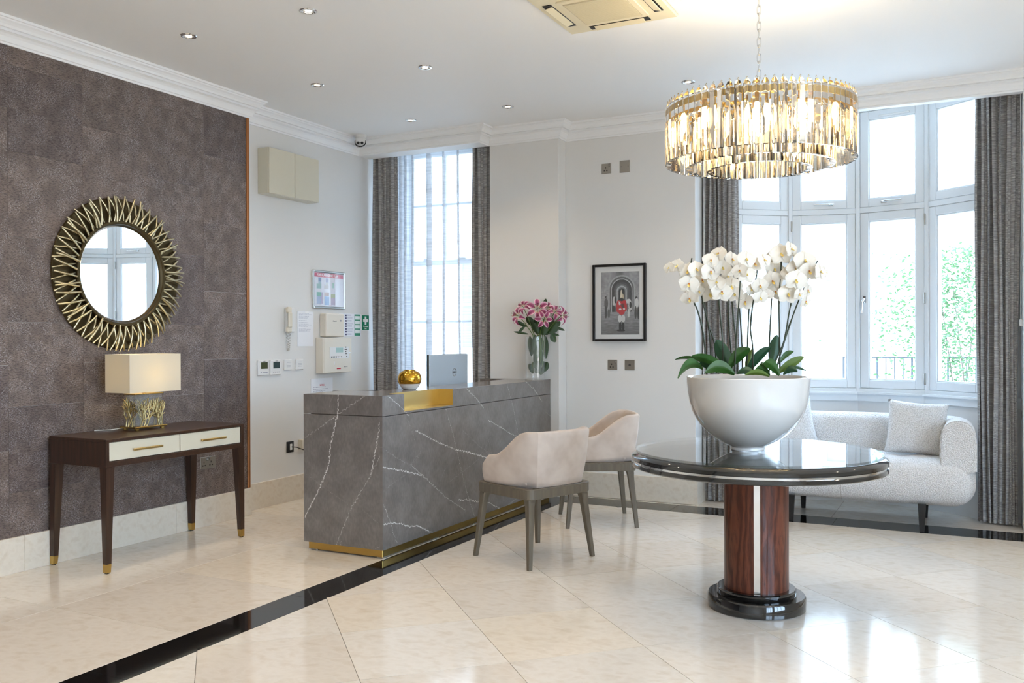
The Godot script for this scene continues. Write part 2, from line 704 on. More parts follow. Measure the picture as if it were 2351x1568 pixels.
# the polyline moved to its right by d, mitred
func moved(pts: Array, d: float, shut := false) -> Array:
	var out := []
	var n := pts.size()
	for i in n:
		var a: Vector2 = pts[(i - 1 + n) % n] if shut or i > 0 else pts[i]
		var c: Vector2 = pts[(i + 1) % n] if shut or i < n - 1 else pts[i]
		var d0: Vector2 = (pts[i] - a).normalized() if a != pts[i] else (c - pts[i]).normalized()
		var d1: Vector2 = (c - pts[i]).normalized() if c != pts[i] else d0
		var n0 := Vector2(-d0.y, d0.x)
		var n1 := Vector2(-d1.y, d1.x)
		out.append(pts[i] + (n0 + n1) / (1.0 + n0.dot(n1)) * d)
	return out


const BAY := [Vector2(-1.98, -7.19), Vector2(-1.98, -7.49), Vector2(-1.75, -7.49), Vector2(-1.34, -7.82), Vector2(-0.825, -7.93), Vector2(-0.31, -7.82), Vector2(0.10, -7.49), Vector2(0.33, -7.49), Vector2(0.33, -7.19)]


func build_shell() -> void:
	struct("wall_left", "pale grey left wall behind the papered panels", boxes([[-5.28, -4.952, -0.1, 3.4, -5.29, 3.5]]), M.paint)
	struct("wall_left_recess", "pale grey recessed wall with the alarm panels", boxes([[-5.28, -5.075, -0.1, 3.4, -7.6, -5.29]]), M.paint)
	var alcove := boxes([[-5.075, -4.98, -0.1, 3.4, -7.6, -7.42], [-4.06, -3.784, -0.1, 3.4, -7.6, -7.42], [-4.98, -4.06, -0.1, 0.78, -7.6, -7.42], [-4.98, -4.06, 3.22, 3.4, -7.6, -7.42]])
	struct("wall_back_alcove", "window wall of the alcove behind the desk", alcove, M.paint)
	struct("wall_back_pier", "beige wall pier beside the dark alcove curtain", boxes([[-3.784, -3.12, -0.1, 3.4, -7.6, -7.04, 0.003]]), M.paint)
	struct("wall_back", "beige wall with the framed picture", boxes([[-3.12, -1.98, -0.1, 3.4, -7.7, -7.19, 0.003]]), M.paint)
	struct("wall_back_right", "wall beyond the bow window", boxes([[0.33, 3.4, -0.1, 3.4, -7.7, -7.19, 0.003]]), M.paint)
	# two unseen windows added so that daylight reaches the floor and the left wall
	var rw := [[3.2, 3.4, -0.1, 3.4, -7.19, -3.7], [3.2, 3.4, -0.1, 3.4, -1.3, -0.8], [3.2, 3.4, -0.1, 3.4, 1.6, 3.5], [3.2, 3.4, -0.1, 0.55, -3.7, -1.3], [3.2, 3.4, 2.95, 3.4, -3.7, -1.3], [3.2, 3.4, -0.1, 0.55, -0.8, 1.6], [3.2, 3.4, 2.95, 3.4, -0.8, 1.6]]
	struct("wall_right", "pale street-side wall beyond the photo's frame", boxes(rw), M.paint)
	for k in 2:
		var z0: float = [-3.7, -0.8][k]
		var z1: float = [-1.3, 1.6][k]
		var sw := struct("window_%d" % (k + 6), "tall white street-side window added for daylight beyond the photo's frame")
		sw.position = Vector3(3.3, 0, (z0 + z1) * 0.5)
		sw.rotation.y = -PI / 2
		var h := (z1 - z0) * 0.5
		var fr := MB.new()
		bars(fr, -h, h, 0.55, 2.95, 0.07, -0.04, 0.04, 0.004)
		for i in [-1, 1]:
			between(fr, i * h / 3.0 - 0.035, i * h / 3.0 + 0.035, 0.62, 2.88, -0.035, 0.035, 0.004)
		between(fr, -h + 0.07, h - 0.07, 2.2, 2.27, -0.03, 0.03, 0.004)
		obj(sw, "window_frame", fr.done(), M.frame_white)
		obj(sw, "pane", boxm(Vector3(2 * h - 0.12, 2.3, 0.004)), M.pane, Vector3(0, 1.75, 0))
	struct("wall_front", "pale wall opposite the bow window", boxes([[-4.952, 3.2, -0.1, 3.4, 3.3, 3.5]]), M.paint)
	struct("ceiling", "white plaster ceiling", boxes([[-5.075, 3.2, CEIL, 3.4, -7.19, 3.3], [-5.075, -3.12, CEIL + 0.02, 3.4, -7.42, -7.19]]), M.ceiling)
	struct("ceiling_bulkhead", "boxed plaster pelmet over the alcove curtains", boxes([[-5.075, -3.8, 3.05, CEIL, -7.04, -6.87]]), M.ceiling)
	struct("ceiling_beam", "plaster beam across the bow window opening", boxes([[-1.98, 0.33, 3.06, 3.4, -7.3, -7.19]]), M.ceiling)
	# cornice, one run round the room
	var run := [Vector2(-4.95, 3.3), Vector2(-4.95, -5.29), Vector2(-5.075, -5.29), Vector2(-5.075, -6.87), Vector2(-3.8, -6.87), Vector2(-3.8, -7.04), Vector2(-3.12, -7.04), Vector2(-3.12, -7.19), Vector2(3.2, -7.19), Vector2(3.2, 3.3)]
	var prof := [Vector2(0, 3.048), Vector2(0.012, 3.048), Vector2(0.014, 3.06), Vector2(0.022, 3.063), Vector2(0.025, 3.074), Vector2(0.03, 3.09), Vector2(0.04, 3.104), Vector2(0.052, 3.112), Vector2(0.058, 3.112), Vector2(0.058, 3.119), Vector2(0.05, 3.121), Vector2(0.05, 3.13), Vector2(0.064, 3.132), Vector2(0.068, 3.146), Vector2(0.078, 3.158), Vector2(0.09, 3.166), Vector2(0.092, 3.174), Vector2(0.102, 3.176), Vector2(0.104, CEIL)]
	var b := MB.new()
	var lines := []
	for p in prof:
		var l := []
		for q in moved(run, p.x):
			l.append(Vector3(q.x, p.y, q.y))
		lines.append(l)
	for i in prof.size() - 1:
		for j in run.size() - 1:
			b.quad(lines[i][j], lines[i][j + 1], lines[i + 1][j + 1], lines[i + 1][j])
	struct("trim_1", "white moulded plaster cornice", b.done(false), M.gloss_white)
	struct("trim_2", "thin copper strip at the end of the papered wall", boxes([[-4.952, -4.938, 0.21, 3.05, -5.29, -5.262, 0.003]]), M.copper)

	# skirting of cream marble slabs
	var sk := struct("baseboard_left", "cream marble skirting along the left walls")
	for s in [[3.3, 1.6], [1.6, 0.2], [0.2, -1.1], [-1.1, -2.3], [-2.3, -3.42], [-3.42, -4.55], [-4.55, -5.29]]:
		obj(sk, "skirting_slab", boxm(Vector3(0.022, 0.207, s[0] - s[1] - 0.0015), 0.0015), M.skirting, Vector3(-4.941, 0.1035, (s[0] + s[1]) * 0.5))
	for s in [[-5.312, -6.3], [-6.3, -7.42]]:
		obj(sk, "skirting_slab", boxm(Vector3(0.022, 0.207, s[0] - s[1] - 0.0015), 0.0015), M.skirting, Vector3(-5.064, 0.1035, (s[0] + s[1]) * 0.5))
	var sb := struct("baseboard_back", "cream marble skirting under the framed picture")
	for s in [[-3.1, -1.96, -7.179]]:
		obj(sb, "skirting_slab", boxm(Vector3(s[1] - s[0], 0.207, 0.022), 0.0015), M.skirting, Vector3((s[0] + s[1]) * 0.5, 0.1035, s[2]))
	obj(sb, "skirting_slab", boxm(Vector3(0.02, 0.207, 0.29), 0.0015), M.skirting, Vector3(-1.97, 0.1035, -7.336))
	obj(sb, "skirting_slab", boxm(Vector3(0.02, 0.207, 0.15), 0.0015), M.skirting, Vector3(-3.11, 0.1035, -7.115))
	obj(sb, "skirting_slab", boxm(Vector3(2.84, 0.207, 0.022), 0.0015), M.skirting, Vector3(1.77, 0.1035, -7.179))


func build_floor() -> void:
	var slab := MB.new()
	between(slab, -5.28, 3.4, -0.25, -0.004, -8.3, 3.5)
	var fl := struct("floor", "polished cream marble floor with black granite bands")
	obj(fl, "floor_bed", slab.done(), M.grout)
	var gap := 0.0024
	# square tiles on the wall side of the long band
	var zs := [-8.0, -7.19, -6.18, -5.39, -4.6, -3.81, -3.017, -2.22, -1.43, -0.64, 0.15, 0.94, 1.73, 2.52, 3.3]
	var k := 0
	for i in zs.size() - 1:
		for c in [[-5.075, -4.115], [-4.115, -3.205]]:
			obj(fl, "tile", boxm(Vector3(c[1] - c[0] - gap, 0.012, zs[i + 1] - zs[i] - gap), 0.0006), M["tile%d" % (k * 3 % 5)], Vector3((c[0] + c[1]) * 0.5, -0.006, (zs[i] + zs[i + 1]) * 0.5))
			k += 1
	# black bands
	var zb := [-7.13, -6.0, -4.9, -3.72, -2.5, -1.3, -0.1, 1.1, 2.2, 3.3]
	for i in zb.size() - 1:
		obj(fl, "granite_strip", boxm(Vector3(0.213, 0.012, zb[i + 1] - zb[i] - 0.001), 0.0006), M.black_stone, Vector3(-3.0975, -0.006, (zb[i] + zb[i + 1]) * 0.5))
	var xb := [-2.99, -2.1, -0.89, 0.33, 1.5, 3.2]
	for i in xb.size() - 1:
		obj(fl, "granite_strip", boxm(Vector3(xb[i + 1] - xb[i] - 0.0015, 0.012, 0.298), 0.0006), M.black_stone, Vector3((xb[i] + xb[i + 1]) * 0.5, -0.006, -6.98))
	obj(fl, "marble_sliver", boxm(Vector3(1.12, 0.012, 0.026), 0.0006), M.tile1, Vector3(-2.54, -0.006, -7.145))
	# cream slabs inside the bow
	for s in [[-1.98, -0.93], [-0.93, 0.33]]:
		obj(fl, "tile", boxm(Vector3(s[1] - s[0] - gap, 0.012, 0.86), 0.0006), M["tile%d" % (k % 5)], Vector3((s[0] + s[1]) * 0.5, -0.006, -7.562))
		k += 1
	# tiles laid askew in the middle of the room
	var o := Vector2(-2.57977, -3.33954)
	var e1 := Vector2(0.44087, -0.43771)
	var e2 := Vector2(0.42273, 0.42755)
	var zone := PackedVector2Array([Vector2(-2.9895, -6.8305), Vector2(3.2, -6.8305), Vector2(3.2, 3.3), Vector2(-2.9895, 3.3)])
	var full := MB.new()
	var q := [Vector2.ZERO, e1, e1 + e2, e2]
	full.slab(PackedVector2Array(Geometry2D.offset_polygon(PackedVector2Array(q), -gap * 0.5, Geometry2D.JOIN_MITER)[0]), -0.012, 0.0, Transform3D(Basis(Vector3(1, 0, 0), Vector3(0, 0, 1), Vector3(0, 1, 0)), Vector3.ZERO))
	var whole := full.done()
	for i in range(-16, 22):
		for j in range(-12, 22):
			var p := o + e1 * i + e2 * j
			var cell := PackedVector2Array([p, p + e1, p + e1 + e2, p + e2])
			var cut := Geometry2D.intersect_polygons(cell, zone)
			if cut.is_empty():
				continue
			var area := 0.0
			for s in cut[0].size():
				area += cut[0][s].cross(cut[0][(s + 1) % cut[0].size()]) * 0.5
			if absf(area) < 0.002:
				continue
			var m: Material = M["tile%d" % posmod(i * 7 + j * 3 + (i * j) % 4, 5)]
			if absf(area) > 0.37:
				obj(fl, "tile", whole, m, Vector3(p.x, 0, p.y))
			else:
				var shr := Geometry2D.offset_polygon(cut[0], -gap * 0.5, Geometry2D.JOIN_MITER)
				if shr.is_empty():
					continue
				var t := MB.new()
				plan(t, Array(shr[0]), -0.012, 0.0)
				obj(fl, "tile", t.done(), m)


func build_papered_wall() -> void:
	var w := struct("wall_left_paper", "brown metallic wall panels in a half-drop grid")
	var cols := [3.3, 2.8, 2.31, 1.82, 1.33, 0.84, 0.35, -0.14, -0.63, -1.12, -1.61, -2.1, -2.59, -2.84, -3.335, -3.83, -4.33, -4.83, -5.262]
	for i in cols.size() - 1:
		var top := 2.94 if (cols.size() - 1 - i) % 2 == 0 else 2.69
		var ys := [3.06]
		while top > 0.25:
			ys.append(top)
			top -= 0.495
		ys.append(0.2)
		for j in ys.size() - 1:
			obj(w, "wall_panel", boxm(Vector3(0.006, ys[j] - ys[j + 1] - 0.0012, cols[i] - cols[i + 1] - 0.0012), 0.0003), M["cork%d" % posmod(i * 5 + j * 3, 4)], Vector3(-4.949 + 0.0004 * ((i + j) % 2), (ys[j] + ys[j + 1]) * 0.5, (cols[i] + cols[i + 1]) * 0.5))


# frame of four bars, local xy
func bars(b: MB, x0: float, x1: float, y0: float, y1: float, wide: float, z0: float, z1: float, bev := 0.003) -> void:
	between(b, x0, x0 + wide, y0, y1, z0, z1, bev)
	between(b, x1 - wide, x1, y0, y1, z0, z1, bev)
	between(b, x0 + wide, x1 - wide, y0, y0 + wide, z0, z1, bev)
	between(b, x0 + wide, x1 - wide, y1 - wide, y1, z0, z1, bev)


func casement(win: Node3D, w: float, y0: float, y1: float) -> Node3D:
	var c := part(win, "casement")
	var b := MB.new()
	bars(b, -w, w, y0, y1, 0.069, -0.03, 0.034, 0.004)
	bars(b, -w + 0.067, w - 0.067, y0 + 0.067, y1 - 0.067, 0.01, -0.02, 0.024, 0.004)
	obj(c, "casement_frame", b.done(), M.frame_white)
	obj(c, "pane", boxm(Vector3(2 * w - 0.14, y1 - y0 - 0.14, 0.004)), M.pane, Vector3(0, (y0 + y1) * 0.5, 0))
	return c


func build_bow_window() -> void:
	# dado wall and returns
	var inner: Array = BAY.slice(1, 8)
	var outer := moved(inner, -0.25)
	var b := MB.new()
	for i in inner.size() - 1:
		plan(b, [inner[i], inner[i + 1], outer[i + 1], outer[i]], 0.0, 0.86)
	for i in [0, inner.size() - 2]:
		plan(b, [inner[i], inner[i + 1], outer[i + 1], outer[i]], 0.86, 3.4)
	struct("wall_back_bow", "pale dado wall under the bow window", b.done(), M.paint)
	var c := MB.new()
	plan(c, [Vector2(-2.1, -7.29), Vector2(0.5, -7.29), Vector2(0.5, -8.4), Vector2(-2.1, -8.4)], 3.262, 3.4)
	struct("ceiling_bow", "white ceiling of the bow window", c.done(), M.ceiling)
	var line: Array = BAY.slice(2, 7)
	var s := MB.new()
	for lay in [[0.83, 0.888, 0.03], [0.888, 0.905, 0.055]]:
		var i0 := moved(BAY.slice(1, 8), lay[2])
		var i1 := moved(BAY.slice(1, 8), -0.1)
		for i in i0.size() - 1:
			plan(s, [i0[i], i0[i + 1], i1[i + 1], i1[i]], lay[0], lay[1])
	struct("trim_3", "white stepped window board of the bow window", s.done(), M.frame_white)
	var back := moved(line, -0.05)
	for i in 4:
		var a: Vector2 = back[i]
		var e: Vector2 = back[i + 1]
		var d := e - a
		var win := struct("window_%d" % (i + 1), ["white casement window nearest the framed picture", "white casement window left of the bow's middle", "white casement window right of the bow's middle", "white casement window nearest the right-hand curtain"][i])
		win.position = Vector3((a.x + e.x) * 0.5, 0, (a.y + e.y) * 0.5)
		win.rotation.y = atan2(-d.y, d.x)
		var h := d.length() * 0.5
		var f := MB.new()
		between(f, -h, -h + 0.024, 0.9, 3.27, -0.05, 0.04, 0.003)
		between(f, h - 0.024, h, 0.9, 3.27, -0.05, 0.04, 0.003)
		between(f, -h, h, 0.9, 0.932, -0.05, 0.045, 0.003)
		between(f, -h, h, 2.372, 2.416, -0.05, 0.04, 0.003)
		between(f, -h, h, 3.2, 3.27, -0.05, 0.04, 0.003)
		obj(win, "fixed_frame", f.done(), M.frame_white)
		var low := casement(win, h - 0.025, 0.933, 2.371)
		var top := casement(win, h - 0.025, 2.417, 3.199)
		if i == 1 or i == 2:
			var g := MB.new()
			var sg := -1.0 if i == 1 else 1.0
			g.tube([Vector3(-0.07 * sg, 2.452, 0.034), Vector3(-0.07 * sg, 2.452, 0.05), Vector3(-0.04 * sg, 2.454, 0.056), Vector3(0.08 * sg, 2.456, 0.05)], [0.008, 0.008, 0.009, 0.006], 8)
			g.box(Vector3(-0.06 * sg, 2.452, 0.036), Vector3(0.05, 0.022, 0.008), 0.003)
			obj(top, "handle", g.done(), M.chrome)
			obj(top, "trickle_vent", boxm(Vector3(0.24, 0.014, 0.012), 0.003), M.plastic_white, Vector3(0.02, 3.15, 0.04))
		if i == 2:
			var g := MB.new()
			g.box(Vector3(-h + 0.06, 1.66, 0.037), Vector3(0.022, 0.06, 0.008), 0.003)
			g.tube([Vector3(-h + 0.06, 1.665, 0.04), Vector3(-h + 0.06, 1.665, 0.062), Vector3(-h + 0.05, 1.64, 0.066), Vector3(-h + 0.045, 1.55, 0.064)], [0.009, 0.01, 0.01, 0.007], 8)
			obj(low, "handle", g.done(), M.chrome)
		if i == 1 or i == 2:
			var side := -1.0 if i == 1 else 1.0
			for y in [1.02, 1.66, 2.28]:
				obj(low, "hinge", boxm(Vector3(0.016, 0.09, 0.02), 0.004), M.steel, Vector3(side * (h - 0.02), y, 0.045))
	for i in range(0, 5):
		var m := MB.new()
		m.box(Vector3(back[i].x, 2.08, back[i].y), Vector3(0.034, 2.38, 0.1), 0.006, Basis(Vector3.UP, [0.5, 0.4, 0.0, -0.4, -0.5][i]))
		struct("trim_%d" % (i + 4), "white mullion between two panels of the bow window", m.done(), M.frame_white)
	# curtains of the bow
	var cl := curtain("dark grey slub curtain gathered beside the framed picture wall", Vector2(-1.955, -7.40), Vector2(-1.70, -7.43), 0.012, 3.2, 7, 0.035, 0.03)
	tag(cl, "dark grey slub curtain gathered beside the framed picture wall", "curtain", "curtains of the bow window")
	var cr := curtain("", Vector2(0.035, -7.42), Vector2(0.315, -7.33), 0.012, 3.2, 7, 0.035, -0.02)
	tag(cr, "dark grey slub curtain gathered at the sofa's armrest", "curtain", "curtains of the bow window")
	for e in [[-1.955, -7.345, "thin white blind cord beside the gathered curtain near the picture", 1.0], [0.318, -7.29, "thin white blind cord hanging at the picture's edge past the sofa", 1.45]]:
		var t := thing("blind_cord", e[2], "blind cord", Vector3(e[0], 0, e[1]), 0.0, "blind cords of the bow window")
		obj(t, "cord", tubem([Vector3(0, 3.2, 0), Vector3(0.004, 2.2, 0.004), Vector3(0, e[3] + 0.02, 0)], 0.0022, 6), M.plastic_white)
		obj(t, "cord", tubem([Vector3(0.014, 3.2, 0), Vector3(0.011, 2.2, 0.004), Vector3(0.012, e[3] + 0.02, 0)], 0.0022, 6), M.plastic_white)
		obj(t, "tensioner", boxm(Vector3(0.028, 0.05, 0.02), 0.005), M.plastic_white, Vector3(0.006, e[3], 0))


# a hanging cloth in soft folds from a to b (plan), its hem at y0
func curtain(_note: String, a: Vector2, e: Vector2, y0: float, y1: float, folds: int, amp: float, lean: float) -> Node3D:
	var b := MB.new()
	var d := e - a
	var n := Vector2(-d.y, d.x).normalized()
	var f := func(s: float, t: float) -> Vector3:
		var k := s * folds * TAU
		var w := sin(k + 0.6 * sin(k * 0.5 + 1.0)) * amp * (0.75 + 0.35 * sin(s * 5.0)) + 0.008 * sin(k * 2.3 + t * 4.0)
		var side := sin(k * 2.0) * 0.35 * d.length() / folds
		var p := a + d * s + d.normalized() * (side + lean * (1.0 - t) * (s - 0.5) * 2.0 + 0.006 * sin(t * 7.0 + s * 9.0)) + n * w * (1.0 + 0.15 * sin(t * 3.0 + s * 20.0))
		return Vector3(p.x, lerpf(y0, y1, t), p.y)
	b.sheet(f, folds * 16, 14, folds * 0.3, (y1 - y0))
	var o := obj(self, "curtain", b.done(false), M.curtain)
	return o


func build_sash_window() -> void:
	var win := struct("window_5", "tall white sash window behind the sheer curtain")
	var b := MB.new()
	bars(b, -4.98, -4.06, 0.78, 3.22, 0.06, -7.56, -7.44, 0.004)
	obj(win, "box_frame", b.done(), M.frame_white)
	obj(win, "window_board", boxes([[-5.0, -4.04, 0.755, 0.79, -7.46, -7.36, 0.004]]), M.frame_white)
	for r in [[0.84, 2.105, -7.47], [2.065, 3.16, -7.51]]:
		var s := part(win, "sash")
		var f := MB.new()
		bars(f, -4.92, -4.12, r[0], r[1], 0.045, r[2] - 0.02, r[2] + 0.02, 0.004)
		obj(s, "sash_frame", f.done(), M.frame_white)
		var mid: float = 1.515 if r[0] < 1.0 else 2.646
		obj(s, "glazing_bar", boxes([[-4.88, -4.16, mid - 0.011, mid + 0.011, r[2] - 0.014, r[2] + 0.014, 0.003]]), M.frame_white)
		obj(s, "glazing_bar", boxes([[-4.531, -4.509, r[0] + 0.04, r[1] - 0.04, r[2] - 0.014, r[2] + 0.014, 0.003]]), M.frame_white)
		for y in [[r[0] + 0.045, mid - 0.01], [mid + 0.01, r[1] - 0.045]]:
			for x in [[-4.876, -4.53], [-4.51, -4.164]]:
				obj(s, "pane", boxes([[x[0], x[1], y[0], y[1], r[2] - 0.002, r[2] + 0.002]]), M.pane)
	obj(win, "sash_lock", boxm(Vector3(0.07, 0.02, 0.03), 0.004), M.steel, Vector3(-4.7, 2.115, -7.45))
	obj(win, "sash_lock", boxm(Vector3(0.07, 0.02, 0.03), 0.004), M.steel, Vector3(-4.3, 2.115, -7.45))
	# dark curtains either side, sheer between
	tag(curtain("", Vector2(-5.05, -7.06), Vector2(-4.8, -7.09), 0.02, 3.2, 4, 0.024, 0.0), "dark grey slub curtain hanging beside the first-aid sign", "curtain", "curtains behind the desk")
	tag(curtain("", Vector2(-4.0, -7.12), Vector2(-3.8, -7.1), 0.02, 3.2, 3, 0.026, 0.0), "dark grey slub curtain between the sheer and the beige pier", "curtain", "curtains behind the desk")
	var pts := []
	var folds := [-4.93, -4.9, -4.865, -4.83, -4.78, -4.70, -4.525, -4.355, -4.2]
	var x := -4.98
	pts.append(Vector2(x, 0))
	for i in folds.size():
		var wd := 0.014 if i != 6 else 0.05
		pts.append(Vector2(folds[i], 0.004 * sin(i * 2.0)))
		pts.append(Vector2(folds[i] + wd, 0.006))
		pts.append(Vector2(folds[i] + wd + 0.004, 0.014))
		pts.append(Vector2(folds[i] + 0.002, 0.012))
		pts.append(Vector2(folds[i] - 0.003, 0.02))
		pts.append(Vector2(folds[i] + wd * 0.6, 0.026))
		pts.append(Vector2(folds[i] + wd * 1.6, 0.01))
	pts.append(Vector2(-3.94, 0.0))
	var b2 := MB.new()
	var f2 := func(s: float, t: float) -> Vector3:
		var q: float = s * (pts.size() - 1)
		var i := mini(int(q), pts.size() - 2)
		var p: Vector2 = pts[i].lerp(pts[i + 1], q - i)
		return Vector3(p.x + 0.012 * (1.0 - t) * sin(p.x * 31.0) + 0.004 * sin(t * 6.0 + p.x * 9.0), lerpf(0.02, 3.2, t), -7.2 + p.y + 0.01 * sin(p.x * 14.0 + t * 2.0))
	b2.sheet(f2, (pts.size() - 1) * 2, 12, 2.4, 3.2)
	tag(obj(self, "sheer_curtain", b2.done(false), M.sheer), "translucent white sheer with narrow pleats over the sash window", "curtain")


func build_outdoors() -> void:
	struct("ground_outside", "pale street outside the windows", boxes([[-30, 30, -1.0, -0.6, -60, -8.9]]), M.ground_out)
	var t := thing("building", "pale stucco house across the street with ledges and shuttered windows", "building", Vector3(0, 0, -16.0))
	var holes := [[-3.55, -3.05, 1.55, 3.0], [-2.25, -1.2, 1.3, 2.4], [-0.4, 0.5, 3.2, 4.1], [1.3, 2.4, 1.2, 2.9], [-6.4, -5.3, 1.1, 3.0], [-9.4, -8.3, 1.1, 3.0], [-8.4, -7.3, 3.8, 5.4], [-12.4, -11.3, 1.1, 3.0], [-11.6, -10.4, 3.8, 5.4], [-5.4, -4.4, 3.8, 5.4], [-3.0, -2.0, 3.8, 5.4]]
	obj(t, "wall", boxes([[-16, 12, -0.6, 7.5, -1.5, -0.25]]), M.stucco)
	# the face is built round the openings in courses
	var face := PackedVector2Array([Vector2(-16, -0.6), Vector2(12, -0.6), Vector2(12, 7.5), Vector2(-16, 7.5)])
	var ys := [-0.6, 7.5]
	for hh in holes:
		ys.append(hh[2])
		ys.append(hh[3])
	ys.sort()
	var b := MB.new()
	for i in ys.size() - 1:
		if ys[i + 1] - ys[i] < 0.001:
			continue
		var cuts := []
		for hh in holes:
			if hh[2] <= ys[i] and hh[3] >= ys[i + 1]:
				cuts.append([hh[0], hh[1]])
		cuts.sort()
		var x := -16.0
		for c in cuts:
			if c[0] > x:
				between(b, x, c[0], ys[i], ys[i + 1], -0.25, 0.0)
			x = maxf(x, c[1])
		between(b, x, 12.0, ys[i], ys[i + 1], -0.25, 0.0)
	obj(t, "facade", b.done(), M.stucco)
	for hh in holes:
		var w := part(t, "window")
		var f := MB.new()
		bars(f, hh[0], hh[1], hh[2], hh[3], 0.07, -0.2, -0.12)
		between(f, (hh[0] + hh[1]) * 0.5 - 0.02, (hh[0] + hh[1]) * 0.5 + 0.02, hh[2], hh[3], -0.18, -0.13)
		between(f, hh[0], hh[1], (hh[2] + hh[3]) * 0.5 - 0.025, (hh[2] + hh[3]) * 0.5 + 0.025, -0.18, -0.13)
		obj(w, "window_frame", f.done(), M.stucco)
		obj(w, "pane", boxes([[hh[0] + 0.05, hh[1] - 0.05, hh[2] + 0.05, hh[3] - 0.05, -0.17, -0.16]]), M.out_glass)
		obj(w, "sill", boxes([[hh[0] - 0.08, hh[1] + 0.08, hh[2] - 0.09, hh[2], -0.05, 0.1]]), M.stucco_grey)
	for y in [3.35, 4.45, 5.7]:
		obj(t, "ledge", boxes([[-16, 12, y, y + 0.14, 0.0, 0.14, 0.03]]), M.stucco_grey)
	# railing on a low parapet
	var r := thing("railing", "thin dark railing on a low pale parapet seen through the window", "railing", Vector3(0, 0, -12.2))
	obj(r, "parapet", boxes([[-9, 5, -0.6, 0.8, -0.14, 0.14]]), M.stucco)
	obj(r, "top_rail", boxes([[-1.45, 2.2, 1.09, 1.11, -0.02, 0.02]]), M.railing)
	for i in 37:
		obj(r, "baluster", boxm(Vector3(0.012 if i % 4 else 0.024, 0.29, 0.012)), M.railing, Vector3(-1.44 + i * 0.1, 0.945, 0))
	# leafy shrub
	var s := thing("leafy_shrub", "pale green leafy shrub outside the bow window", "shrub", Vector3(-0.05, 0, -11.3))
	var rg := RandomNumberGenerator.new()
	rg.seed = 77
	var lf := MB.new()
	for i in 4200:
		var p := Vector3(rg.randfn(0.0, 0.3), rg.randf_range(0.6, 2.35), rg.randfn(0.0, 0.16))
		p.x += 0.18 * sin(p.y * 3.0) - (0.35 * rg.randf() if p.y < 1.4 and rg.randf() < 0.35 else 0.0)
		p.x *= clampf(1.5 - 0.35 * absf(p.y - 1.2), 0.5, 1.2)
		var bs := Basis.from_euler(Vector3(rg.randf_range(-1, 1), rg.randf() * TAU, rg.randf_range(-1, 1)))
		var l := rg.randf_range(0.035, 0.065)
		lf.quad(p, p + bs * Vector3(l * 0.5, l * 0.25, 0), p + bs * Vector3(l, 0, 0.01), p + bs * Vector3(l * 0.5, -l * 0.25, 0))
	var fo := obj(s, "foliage", lf.done(false), M.tree_leaf)
	fo.set_meta("kind", "stuff")
	var st := MB.new()
	for i in 4:
		var a := i * 1.6
		st.tube([Vector3(0.05 * cos(a), -0.6, 0.05 * sin(a)), Vector3(0.12 * cos(a), 0.8, 0.1 * sin(a)), Vector3(0.3 * cos(a + 0.4), 2.0, 0.2 * sin(a + 0.4))], [0.012, 0.008, 0.003], 6)
	obj(s, "branches", st.done(), M.bark)


